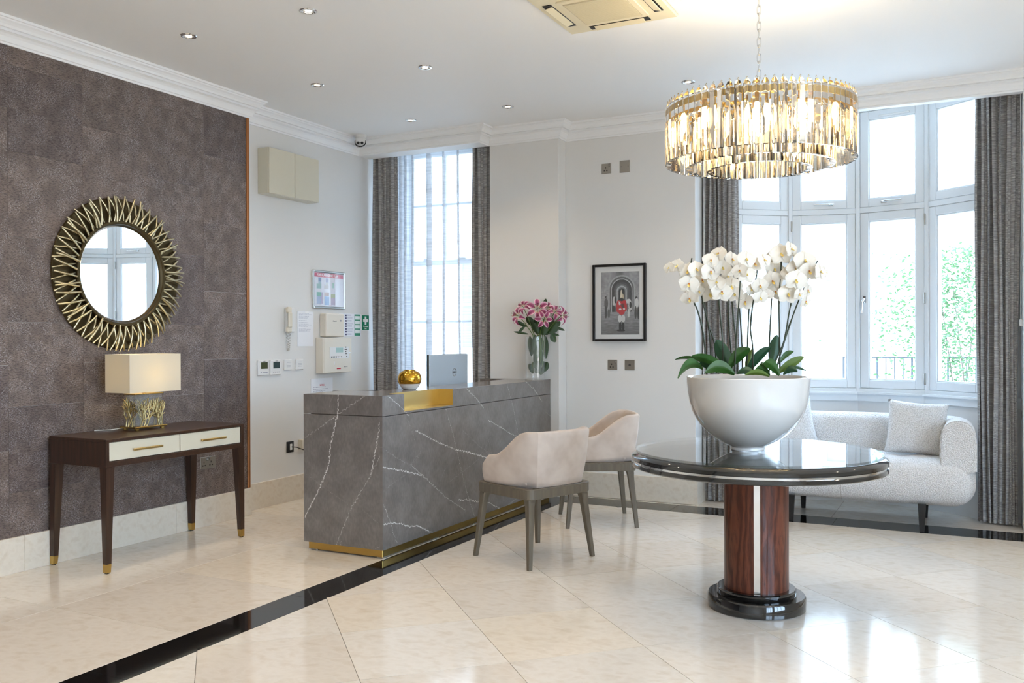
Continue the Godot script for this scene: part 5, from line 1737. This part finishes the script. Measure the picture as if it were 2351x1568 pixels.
# ---------------------------------------------------------------- framed picture
func build_picture() -> void:
	var w := 190
	var h := 300
	var im := Image.create_empty(w, h, false, Image.FORMAT_RGB8)
	var nz := noise(0.04, 71, 4)
	for y in h:
		for x in w:
			var fx := float(x) / w
			var fy := float(y) / h
			var g := 0.62 + 0.12 * nz.get_noise_2d(x * 2.0, y * 2.0)
			if fy < 0.28:
				g = 0.42 + 0.1 * nz.get_noise_2d(x, y) + 0.2 * absf(sin(fx * 5.0 + 0.6))
			var dx := (fx - 0.54) * w
			# nested arches
			for r in [[66.0, 0.68], [60.0, 0.36], [53.0, 0.74], [49.0, 0.2], [38.0, 0.3], [31.0, 0.42], [25.0, 0.72], [20.0, 0.5], [15.0, 0.09]]:
				var cy: float = lerpf(0.27, 0.31, (66.0 - r[0]) / 51.0) * h
				var inside: bool = absf(dx) < r[0] and (y > cy or Vector2(dx, y - cy).length() < r[0])
				if inside and fy < 0.64:
					g = r[1] + 0.08 * nz.get_noise_2d(x * 3.0, y * 1.5)
			if fy >= 0.64:
				g = lerpf(0.58, 0.4, (fy - 0.64) / 0.36) + 0.12 * nz.get_noise_2d(x * 0.6, y * 3.0)
			im.set_pixel(x, y, Color(g, g, g * 1.02))
	var blob := func(cx: float, cy: float, rx: float, ry: float, c: Color) -> void:
		for y in range(int((cy - ry) * h), int((cy + ry) * h) + 1):
			for x in range(int((cx - rx) * w), int((cx + rx) * w) + 1):
				if x >= 0 and y >= 0 and x < w and y < h and pow((float(x) / w - cx) / rx, 2.0) + pow((float(y) / h - cy) / ry, 2.0) < 1.0:
					im.set_pixel(x, y, c)
	var grey := func(v: float) -> Color:
		return Color(v, v, v)
	# passers-by
	for q in [[0.12, 0.395, 0.022, 0.018, 0.2], [0.13, 0.5, 0.05, 0.085, 0.34], [0.12, 0.64, 0.03, 0.1, 0.24], [0.2, 0.66, 0.035, 0.07, 0.36], [0.92, 0.42, 0.032, 0.022, 0.12], [0.93, 0.5, 0.05, 0.075, 0.84], [0.9, 0.65, 0.03, 0.1, 0.2], [0.97, 0.66, 0.025, 0.1, 0.12], [0.34, 0.48, 0.045, 0.09, 0.8], [0.38, 0.45, 0.03, 0.05, 0.15], [0.33, 0.58, 0.03, 0.05, 0.2], [0.72, 0.47, 0.06, 0.04, 0.86], [0.76, 0.54, 0.05, 0.08, 0.8], [0.77, 0.53, 0.03, 0.05, 0.12], [0.72, 0.66, 0.03, 0.07, 0.82]]:
		blob.call(q[0], q[1], q[2], q[3], grey.call(q[4]))
	# the guard in his red tunic
	for q in [[0.5, 0.87, 0.035, 0.075, 0.07], [0.575, 0.87, 0.035, 0.075, 0.07], [0.52, 0.935, 0.11, 0.018, 0.1], [0.49, 0.745, 0.05, 0.06, 0.84], [0.58, 0.745, 0.05, 0.06, 0.82]]:
		blob.call(q[0], q[1], q[2], q[3], grey.call(q[4]))
	for q in [[0.535, 0.53, 0.085, 0.09], [0.455, 0.5, 0.045, 0.05], [0.615, 0.5, 0.045, 0.05], [0.43, 0.57, 0.035, 0.075], [0.64, 0.56, 0.035, 0.07], [0.47, 0.605, 0.05, 0.028], [0.6, 0.6, 0.05, 0.028], [0.535, 0.63, 0.085, 0.055]]:
		blob.call(q[0], q[1], q[2], q[3], rgb(196, 32, 40))
	blob.call(0.57, 0.54, 0.04, 0.04, rgb(110, 22, 28))
	for k in 9:
		blob.call(0.46 + 0.017 * k, 0.475 + 0.012 * k, 0.014, 0.008, grey.call(0.86 if k < 4 else 0.25))
	for q in [[0.48, 0.5, 0.02, 0.03, 0.85], [0.5, 0.595, 0.035, 0.015, 0.86], [0.6, 0.59, 0.03, 0.014, 0.85]]:
		blob.call(q[0], q[1], q[2], q[3], grey.call(q[4]))
	blob.call(0.545, 0.4, 0.05, 0.06, rgb(206, 190, 160))
	blob.call(0.53, 0.36, 0.022, 0.08, rgb(232, 222, 200))
	blob.call(0.54, 0.44, 0.045, 0.028, grey.call(0.12))
	var t := thing("framed_picture", "framed picture of a red-coated guard under grey arches", "picture", Vector3(-2.627, 1.6485, -7.19))
	var b := MB.new()
	bars(b, -0.236, 0.236, -0.324, 0.324, 0.02, 0.0, 0.03, 0.003)
	obj(t, "frame", b.done(), M.black)
	obj(t, "mount", boxm(Vector3(0.44, 0.616, 0.01)), M.plastic_white, Vector3(0, 0, 0.008))
	obj(t, "photo_print", boxm(Vector3(0.338, 0.525, 0.002)), print_on(ImageTexture.create_from_image(im)), Vector3(0.008, -0.005, 0.0138))
	obj(t, "glazing", boxm(Vector3(0.434, 0.61, 0.0015)), M.pane, Vector3(0, 0, 0.02))


# ---------------------------------------------------------------- chandelier
func prism_mesh(len_: float, r: float) -> ArrayMesh:
	var rings := []
	for l in [[0.0, 1.0], [len_ - 0.02, 1.0], [len_, 0.45]]:
		var ring := []
		for k in 6:
			var a := TAU * k / 6.0 + PI / 2
			var q: float = (r if k % 2 == 0 else r * 0.5) * l[1]
			ring.append(Vector3(cos(a) * q, l[0], sin(a) * q))
		rings.append(ring)
	var b := MB.new()
	b.loft(rings, true, true, -1)
	return b.done()


func build_chandelier() -> void:
	var c := Vector3(-0.949, 2.195, -4.641)
	var t := thing("chandelier", "large round chandelier of hanging glass prisms on a chain", "chandelier", c)
	var top := CEIL - c.y
	obj(t, "ceiling_rose", lathem([Vector2(0, top - 0.05), Vector2(0.02, top - 0.048), Vector2(0.055, top - 0.02), Vector2(0.06, top), Vector2(0, top)], 28), M.chrome)
	# chain
	var link := MB.new()
	var loop := []
	for i in 17:
		var a := TAU * i / 16.0
		loop.append(Vector3(0.0095 * cos(a), 0.021 * sin(a) + (0.006 if sin(a) > 0 else -0.006), 0))
	link.tube(loop, 0.0024, 6, false)
	var lm := link.done(false)
	var y := 0.385
	var n := 0
	while y < top - 0.05:
		obj(t, "chain_link", lm, M.chrome, Vector3(0, y + 0.02, 0), Basis(Vector3.UP, 0.5 + PI / 2 * (n % 2)))
		y += 0.0405
		n += 1
	obj(t, "stem", tubem([Vector3(0, 0.2, 0), Vector3(0, 0.39, 0)], 0.008, 10), M.chrome)
	# frame
	var hoop := func(r: float, yy: float, w: float) -> ArrayMesh:
		return lathem([Vector2(r - 0.004, yy), Vector2(r, yy), Vector2(r, yy + w), Vector2(r - 0.004, yy + w), Vector2(r - 0.004, yy)], 96)
	for r in [[0.44, 0.285, 0.03], [0.338, 0.262, 0.02], [0.232, 0.25, 0.02]]:
		obj(t, "frame_hoop", hoop.call(r[0], r[1], r[2]), M.brass_soft)
	for i in 6:
		var a := TAU * i / 6.0
		obj(t, "frame_arm", tubem([Vector3(0, 0.3, 0), Vector3(cos(a) * 0.25, 0.29, sin(a) * 0.25), Vector3(cos(a) * 0.438, 0.3, sin(a) * 0.438)], 0.006, 8), M.brass_soft)
	# three tiers of prisms
	var hook := tubem([Vector3(0, 0, 0), Vector3(0.003, 0.008, 0), Vector3(0, 0.014, 0), Vector3(-0.003, 0.008, 0)], 0.0012, 5)
	for tier in [[0.458, 0.04, 0.30, 72, 0.02], [0.355, 0.018, 0.25, 54, 0.02], [0.248, 0.0, 0.25, 38, 0.02]]:
		var pm := prism_mesh(tier[2], tier[4])
		for i in tier[3]:
			var a: float = TAU * i / tier[3]
			var p := obj(t, "glass_prism", pm, M.prism_solid, Vector3(cos(a) * tier[0], tier[1], -sin(a) * tier[0]), Basis(Vector3.UP, a - PI / 2))
			if tier[3] == 72:
				obj(p, "hook", hook, M.brass, Vector3(0, tier[2], 0))
	# bulbs
	for i in 24:
		var a := TAU * (i + 0.5) / 18.0 if i < 18 else TAU * (i + 0.5) / 6.0
		var r := 0.402 if i < 18 else 0.3
		var bl := part(t, "lamp_holder")
		bl.position = Vector3(cos(a) * r, 0, sin(a) * r)
		obj(bl, "socket", tubem([Vector3(0, 0.255, 0), Vector3(0, 0.3, 0)], 0.011, 12), M.brass)
		obj(bl, "bulb", lathem([Vector2(0, 0.15), Vector2(0.007, 0.155), Vector2(0.018, 0.185), Vector2(0.02, 0.21), Vector2(0.013, 0.25), Vector2(0.01, 0.256), Vector2(0, 0.256)], 18), M.bulb)
		var l := OmniLight3D.new()
		l.name = "glow"
		bl.add_child(l, true)
		l.position = Vector3(0, 0.215, 0)
		l.light_color = Color(1.0, 0.94, 0.84)
		l.light_energy = 0.045
		l.light_size = 0.018
		l.omni_range = 14.0
		l.omni_attenuation = 2.0
		l.shadow_enabled = true


# ---------------------------------------------------------------- orchids
func petal_mesh(length: float, wide: float, full: float, cup: float, droop: float) -> ArrayMesh:
	var b := MB.new()
	var f := func(s: float, t: float) -> Vector3:
		var x := s * 2.0 - 1.0
		var w := wide * pow(sin(PI * pow(clampf(t * 0.96 + 0.02, 0.0, 1.0), full)), 0.75)
		return Vector3(x * w, t * length, -cup * x * x * w + droop * t * t * length + 0.04 * wide * sin(x * 5.0 + t * 6.0))
	b.sheet(f, 8, 8)
	return b.done(false)


func toward(dir: Vector3, roll := 0.0) -> Basis:
	var z := dir.normalized()
	var x := Vector3.UP.cross(z).normalized()
	return Basis(x, z.cross(x), z) * Basis(Vector3(0, 0, 1), roll)


func strap_leaf(a: Vector3, e: Vector3, wide: float, tilt: float, lift: float) -> ArrayMesh:
	var d := e - a
	var dn := d.normalized()
	var side := dn.cross(FWD).normalized() * cos(tilt) + FWD * sin(tilt)
	side = (side - dn * side.dot(dn)).normalized()
	var nrm := side.cross(dn).normalized()
	var b := MB.new()
	for face in [1.0, -1.0]:
		var f := func(s: float, t: float) -> Vector3:
			var x: float = (s * 2.0 - 1.0) * face
			var w := wide * pow(sin(PI * pow(clampf(t * 0.94 + 0.05, 0.0, 1.0), 1.15)), 0.62)
			return a + d * t + Vector3.UP * lift * 4.0 * t * (1.0 - t) + side * x * w + nrm * (0.35 * absf(x) * w + face * 0.0008)
		b.sheet(f, 8, 14)
	return b.done(false)


func build_orchids() -> void:
	var q := func(x: float, y: float, dz: float) -> Vector3:
		return deep(1500.0 + x / 4.127, 520.0 + y / 4.127, 4.546 + dz)
	# flower spikes: plant, depth, base to tip
	var spikes := [
		[0, 0.02, [505, 1390, 500, 1300, 470, 1000, 420, 800, 385, 715, 350, 560, 345, 470, 365, 298]], [0, 0.08, [545, 1390, 550, 1330, 530, 1000, 490, 800, 465, 700, 450, 560, 440, 500]], [0, 0.12, [600, 1390, 580, 1110, 510, 900, 480, 690, 460, 560]],
		[1, 0.0, [655, 1390, 660, 1150, 625, 750, 605, 500, 600, 282]], [1, 0.1, [745, 1390, 740, 1230, 720, 1000, 705, 600, 703, 298]], [1, 0.05, [795, 1390, 790, 1160, 760, 880, 735, 625, 690, 520]],
		[2, -0.08, [765, 1390, 770, 1340, 790, 1000, 815, 650, 832, 360]], [2, 0.06, [845, 1390, 842, 1150, 815, 770, 800, 600]],
		[3, 0.02, [880, 1390, 890, 1150, 905, 800, 915, 640, 970, 500, 985, 390]], [3, -0.04, [945, 1390, 940, 1130, 920, 960, 945, 720, 970, 650, 1030, 612]],
		[4, 0.1, [1098, 1390, 1100, 1100, 1120, 700, 1130, 420, 1135, 296]], [4, 0.04, [1200, 1390, 1195, 1050, 1190, 740, 1200, 550, 1215, 300]],
		[5, -0.04, [1130, 1390, 1155, 1285, 1240, 1080, 1280, 850, 1310, 700, 1330, 600]], [5, 0.0, [1170, 1390, 1185, 1280, 1270, 1000, 1350, 770, 1420, 600, 1480, 470, 1558, 322]]]
	var flowers := [[150, 390, -0.9, 0.2, 0.62], [228, 372, -0.7, 0.1, 0.75], [325, 425, -0.2, 0.0, 0.9], [338, 545, -0.2, -0.1, 1.0], [408, 405, 0.2, 0.1, 0.9], [345, 680, -0.5, -0.9, 0.95], [462, 512, 0.1, 0.0, 0.9], [540, 430, 0.25, 0.0, 1.0], [545, 322, -0.1, 0.2, 0.85], [620, 258, -0.8, 0.5, 0.85], [745, 312, 0.45, 0.2, 0.9], [655, 392, 0.2, 0.0, 0.9], [535, 640, 0.0, -0.3, 1.0], [648, 622, 0.0, 0.0, 1.05], [738, 570, 0.1, -0.05, 1.1], [600, 530, -0.2, 0.3, 0.9],
		[880, 310, 0.2, 0.2, 0.95], [960, 358, 0.05, 0.1, 0.85], [1050, 318, 0.5, 0.3, 0.85], [880, 450, 0.15, 0.1, 0.95], [868, 715, 0.05, -0.2, 0.95], [775, 640, -0.5, 0.0, 0.85], [1010, 562, 0.0, -0.05, 0.85], [1146, 402, 0.1, 0.0, 0.95], [1128, 520, 0.0, -0.05, 1.1], [1210, 262, 0.0, 0.1, 1.15], [1305, 215, 0.75, 0.3, 0.9], [1352, 395, -0.1, 0.0, 0.95], [1435, 325, 0.1, 0.2, 1.15], [1478, 425, 0.0, -0.1, 1.05], [1580, 430, 0.8, 0.2, 0.9], [1622, 425, 0.9, 0.0, 0.7], [1352, 510, 0.05, -0.1, 1.1], [1275, 640, 0.1, 0.0, 1.05], [1155, 618, 0.2, -0.1, 0.9], [1105, 300, -0.5, 0.2, 0.7], [1460, 605, 0.9, -0.2, 0.8], [1440, 712, 0.8, -0.4, 0.75], [1015, 672, 0.1, -0.4, 0.75], [1085, 645, -0.3, -0.3, 0.6], [925, 600, 0.4, 0.0, 0.6], [430, 610, 0.4, -0.3, 0.7], [820, 420, -0.6, 0.1, 0.8], [1290, 440, -0.5, 0.2, 0.85], [1380, 640, 0.6, -0.3, 0.7], [700, 470, 0.5, -0.1, 0.75]]
	var plants := []
	var names := ["white orchid with the outermost sprays on the picture-wall side of the bowl", "white orchid with tall bare stem tips beside the outermost spray", "white orchid whose stem rises straight before the dark curtain", "white orchid with short forked sprays in the middle of the bowl", "white orchid bearing the tallest blossom before the window mullion", "white orchid leaning out toward the sofa's cushion"]
	for i in 6:
		var pp := Vector3(TAB.x, 1.13, TAB.z) + RGT * (-0.22 + 0.085 * i) * Vector3(1, 0, 1) + Vector3(0, 0, 0)
		plants.append(thing("orchid", names[i], "orchid", pp, 0.0, "white orchids in the bowl"))
	var builders := []
	var lines := []
	for s in spikes:
		var pts := []
		for i in range(0, s[2].size(), 2):
			pts.append(q.call(s[2][i], s[2][i + 1], s[1] * (1.0 if i < 4 else 1.0)))
		var fine := []
		for i in pts.size() - 1:
			for k in 4:
				var p0: Vector3 = pts[maxi(i - 1, 0)]
				var p3: Vector3 = pts[mini(i + 2, pts.size() - 1)]
				fine.append(pts[i].cubic_interpolate(pts[i + 1], p0, p3, k / 4.0))
		fine.append(pts[-1])
		lines.append(fine)
		var b := MB.new()
		var rad := []
		for i in fine.size():
			rad.append(lerpf(0.0042, 0.003, float(i) / fine.size()) * (1.35 if i % 6 == 3 else 1.0))
		b.tube(fine, rad, 6)
		builders.append(b)
	var pet := petal_mesh(0.046, 0.032, 0.72, 0.12, 0.1)
	var sep := petal_mesh(0.044, 0.019, 0.85, 0.2, -0.08)
	var lip := petal_mesh(0.017, 0.006, 0.7, -0.8, 0.7)
	var eye := lathem([Vector2(0, 0), Vector2(0.0028, 0.001), Vector2(0.0038, 0.004), Vector2(0.002, 0.008), Vector2(0, 0.009)], 8)
	for f in flowers:
		# nearest spike in the sprays
		var best := -1
		var bi := 0
		var bd := 1e9
		for s in lines.size():
			for i in range(lines[s].size() / 2, lines[s].size()):
				var d: float = (lines[s][i] - q.call(f[0], f[1], spikes[s][1] - 0.03)).length()
				if d < bd:
					bd = d
					best = s
					bi = i
		var at: Vector3 = q.call(f[0], f[1], spikes[best][1] - 0.04 + rng.randf_range(-0.03, 0.02))
		var tip: Vector3 = lines[best][bi]
		var dir = (-FWD + RGT * f[2] + Vector3.UP * f[3]).normalized()
		var behind = at - dir * 0.01
		builders[best].tube([tip, (tip + behind) * 0.5 + Vector3(0, 0.008, 0), behind], [0.0018, 0.0016, 0.0014], 5)
		var pl: Node3D = plants[spikes[best][0]]
		var fl := part(pl, "flower")
		fl.transform = Transform3D(toward(dir, rng.randf_range(-0.25, 0.25)).scaled(Vector3.ONE * f[4] * 1.17), at - pl.position)
		for s in [-1.0, 1.0]:
			obj(fl, "petal", pet, M.petal, Vector3(0, 0, 0.002), Basis(Vector3(0, 0, 1), -s * 1.42) * Basis(Vector3.UP, 0.0) * Basis(Vector3.RIGHT, -0.05))
		for a in [0.0, 2.35, -2.35]:
			obj(fl, "sepal", sep, M.petal, Vector3(0, 0, -0.002), Basis(Vector3(0, 0, 1), a))
		obj(fl, "lip", lip, M.lip, Vector3(0, -0.001, 0.002), Basis(Vector3(0, 0, 1), PI) * Basis(Vector3.RIGHT, 0.35))
		obj(fl, "column", eye, M.lip_red if rng.randf() < 0.45 else M.lip, Vector3(0, 0, 0.001), Basis(Vector3.RIGHT, 1.2))
	for s in spikes.size():
		var pl: Node3D = plants[spikes[s][0]]
		obj(pl, "stem", builders[s].done(), M.stem_dark, -pl.position)
	# leaves: plant, base, tip, width, depth of base and tip, tilt, lift, tone
	var leaves := [[0, 520, 1320, 205, 1262, 26, 0.0, 0.02, 0.9, 0.02, 0], [0, 690, 1350, 365, 1228, 44, -0.1, -0.14, 0.5, 0.012, 0], [0, 470, 1350, 232, 1440, 52, -0.16, -0.22, 0.55, 0.045, 0], [0, 560, 1380, 420, 1310, 36, -0.05, -0.1, 0.5, 0.02, 1],
		[1, 770, 1400, 488, 1385, 60, -0.2, -0.26, 0.35, 0.03, 0], [1, 725, 1320, 600, 1075, 66, 0.0, 0.05, 0.15, 0.0, 1], [1, 640, 1380, 560, 1290, 40, 0.06, 0.12, 0.5, 0.01, 1],
		[2, 715, 1340, 915, 1152, 62, -0.06, -0.1, -0.3, 0.012, 0], [2, 790, 1390, 960, 1400, 40, -0.16, -0.2, 0.6, 0.02, 1],
		[3, 885, 1390, 1112, 1140, 50, 0.0, -0.03, -0.35, 0.012, 1], [3, 880, 1360, 940, 1160, 36, 0.1, 0.12, 0.3, 0.0, 2],
		[4, 1130, 1300, 1172, 1028, 56, 0.08, 0.12, 0.1, 0.0, 1], [4, 1190, 1300, 1328, 1184, 30, 0.06, 0.1, -0.4, 0.012, 0], [4, 1000, 1380, 1090, 1330, 40, -0.1, -0.1, 0.4, 0.02, 1],
		[5, 1180, 1385, 1425, 1235, 46, -0.06, -0.08, -0.35, 0.0, 2], [5, 1195, 1410, 1048, 1288, 48, -0.18, -0.22, 0.2, 0.02, 0], [5, 1250, 1340, 1448, 1366, 22, 0.0, 0.03, 0.8, 0.015, 1], [5, 1100, 1420, 870, 1408, 30, -0.2, -0.25, 0.5, 0.015, 2], [5, 1230, 1400, 1366, 1372, 34, -0.1, -0.14, 0.5, 0.02, 1], [5, 1105, 1410, 955, 1368, 40, -0.15, -0.18, 0.45, 0.02, 0]]
	for l in leaves:
		var pl: Node3D = plants[l[0]]
		obj(pl, "leaf", strap_leaf(q.call(l[1], l[2], l[6]), q.call(l[3], l[4], l[7]), l[5] / 4.127 / 456.0, l[8], l[9]), [M.leaf, M.leaf_deep, M.leaf_olive][l[10]], -pl.position)


# ---------------------------------------------------------------- lilies
func build_lilies() -> void:
	var vp := Vector3(-3.288, 1.0, -6.925)
	var v := thing("glass_vase", "tall clear glass cylinder vase on the desk's far end", "vase", vp)
	obj(v, "cylinder", lathem([Vector2(0, 0), Vector2(0.084, 0), Vector2(0.087, 0.003), Vector2(0.087, 0.365), Vector2(0.085, 0.368), Vector2(0.082, 0.365), Vector2(0.082, 0.02), Vector2(0, 0.018)], 48), M.vase_glass)
	obj(v, "water", lathem([Vector2(0, 0.021), Vector2(0.081, 0.021), Vector2(0.081, 0.135), Vector2(0, 0.135)], 40), M.water)
	var bq := thing("lily_bouquet", "bouquet of pink lilies with dark leaves in the glass vase", "bouquet", vp + Vector3(0, 0.02, 0))
	var dep := (vp - EYE).dot(FWD)
	var q := func(x: float, y: float, dz: float) -> Vector3:
		return deep(1160.0 + x / 7.467, 670.0 + y / 7.467, dep + dz)
	var b := MB.new()
	var f := func(s: float, t: float) -> Vector3:
		var x := s * 2.0 - 1.0
		var w := 0.024 * pow(sin(PI * pow(clampf(t * 0.95 + 0.03, 0.0, 1.0), 0.9)), 0.85)
		return Vector3(x * w, 0.02 + t * 0.075, 0.055 * pow(t, 0.8) - 0.075 * pow(t, 3.0) + 0.008 * x * x)
	b.sheet(f, 8, 12)
	var petal := b.done(false)
	b = MB.new()
	b.tube([Vector3(0, 0, 0), Vector3(0.008, 0, 0.04), Vector3(0.024, 0, 0.07)], 0.0009, 5)
	var stamen := b.done()
	var anther := lathem([Vector2(0, -0.007), Vector2(0.0022, -0.004), Vector2(0.0022, 0.004), Vector2(0, 0.007)], 8)
	var flowers := [[550, 290, 0.0, 0.35, 1.0, -0.1], [665, 470, 0.1, -0.05, 0.78, -0.16], [200, 405, -0.9, 0.4, 0.85, -0.04], [290, 240, -0.5, 0.8, 0.7, 0.0], [870, 330, 0.5, 0.8, 0.8, -0.07], [1000, 400, 0.9, 0.1, 0.8, -0.1], [740, 260, 0.5, 0.5, 0.65, -0.02]]
	for l in flowers:
		var dir = (-FWD + RGT * l[2] * 1.6 + Vector3.UP * l[3]).normalized()
		var fl := part(bq, "flower")
		var at: Vector3 = q.call(l[0], l[1], l[5]) - dir * 0.02
		fl.transform = Transform3D(toward(dir, rng.randf() * 0.6).scaled(Vector3.ONE * l[4] * 1.08), at - bq.position)
		for k in 6:
			obj(fl, "petal", petal, M.lily_petal, Vector3(0, 0, 0.002 * (k % 2)), Basis(Vector3(0, 0, 1), k * TAU / 6.0).scaled(Vector3(1, 1, 1)))
		for k in 6:
			var bs := Basis(Vector3(0, 0, 1), k * TAU / 6.0 + 0.3)
			var sn := obj(fl, "stamen", stamen, M.stem_green, Vector3.ZERO, bs)
			obj(sn, "anther", anther, M.anther, Vector3(0.024, 0, 0.071))
		var root: Vector3 = q.call(lerpf(565, l[0], 0.12) + rng.randf_range(-60, 60), 1380, rng.randf_range(-0.03, 0.03))
		var neck: Vector3 = q.call(lerpf(565, l[0], 0.25), 735, l[5] * 0.2)
		obj(bq, "stem", tubem([root, root.lerp(neck, 0.5), neck, neck.lerp(at, 0.55) + Vector3(0, 0.01, 0), at], [0.0045, 0.0045, 0.004, 0.0034, 0.003], 7), M.stem_green, -bq.position)
	var leaves := [[370, 600, 150, 492, 26, 0.0], [400, 725, 145, 685, 16, 0.0], [350, 570, 215, 720, 20, 0.0], [480, 580, 365, 432, 50, 0.02], [600, 720, 530, 470, 80, -0.02], [740, 715, 870, 520, 76, -0.04], [790, 715, 862, 862, 44, -0.08], [850, 590, 1020, 662, 20, -0.02], [630, 330, 697, 118, 32, 0.06], [840, 580, 935, 495, 46, 0.02], [800, 715, 925, 745, 18, 0.0], [650, 720, 500, 470, 66, 0.03], [690, 710, 800, 430, 70, 0.03], [560, 720, 480, 530, 50, -0.06], [650, 740, 640, 540, 70, -0.06], [700, 740, 720, 560, 60, -0.02],
		[450, 1100, 420, 760, 40, 0.02], [500, 1250, 560, 800, 44, -0.02], [690, 1150, 690, 760, 40, 0.03], [480, 1400, 410, 1230, 40, -0.02], [520, 1390, 600, 1240, 40, 0.02], [660, 1370, 720, 1200, 44, -0.02], [600, 1400, 520, 1260, 40, -0.04], [540, 1200, 480, 900, 34, 0.0], [610, 1300, 600, 900, 30, 0.02], [470, 1000, 520, 740, 44, -0.03], [520, 1100, 600, 760, 40, 0.0], [640, 1000, 560, 740, 44, 0.02], [600, 1420, 660, 1280, 36, -0.04], [440, 1340, 500, 1200, 36, -0.05], [700, 1340, 640, 1190, 40, 0.03], [560, 1330, 540, 1180, 50, -0.05]]
	for l in leaves:
		obj(bq, "leaf", strap_leaf(q.call(l[0], l[1], l[5]), q.call(l[2], l[3], l[5]), l[4] * 1.25 / 7.467 / 268.0, 0.35, 0.0), M.lily_leaf, -bq.position)
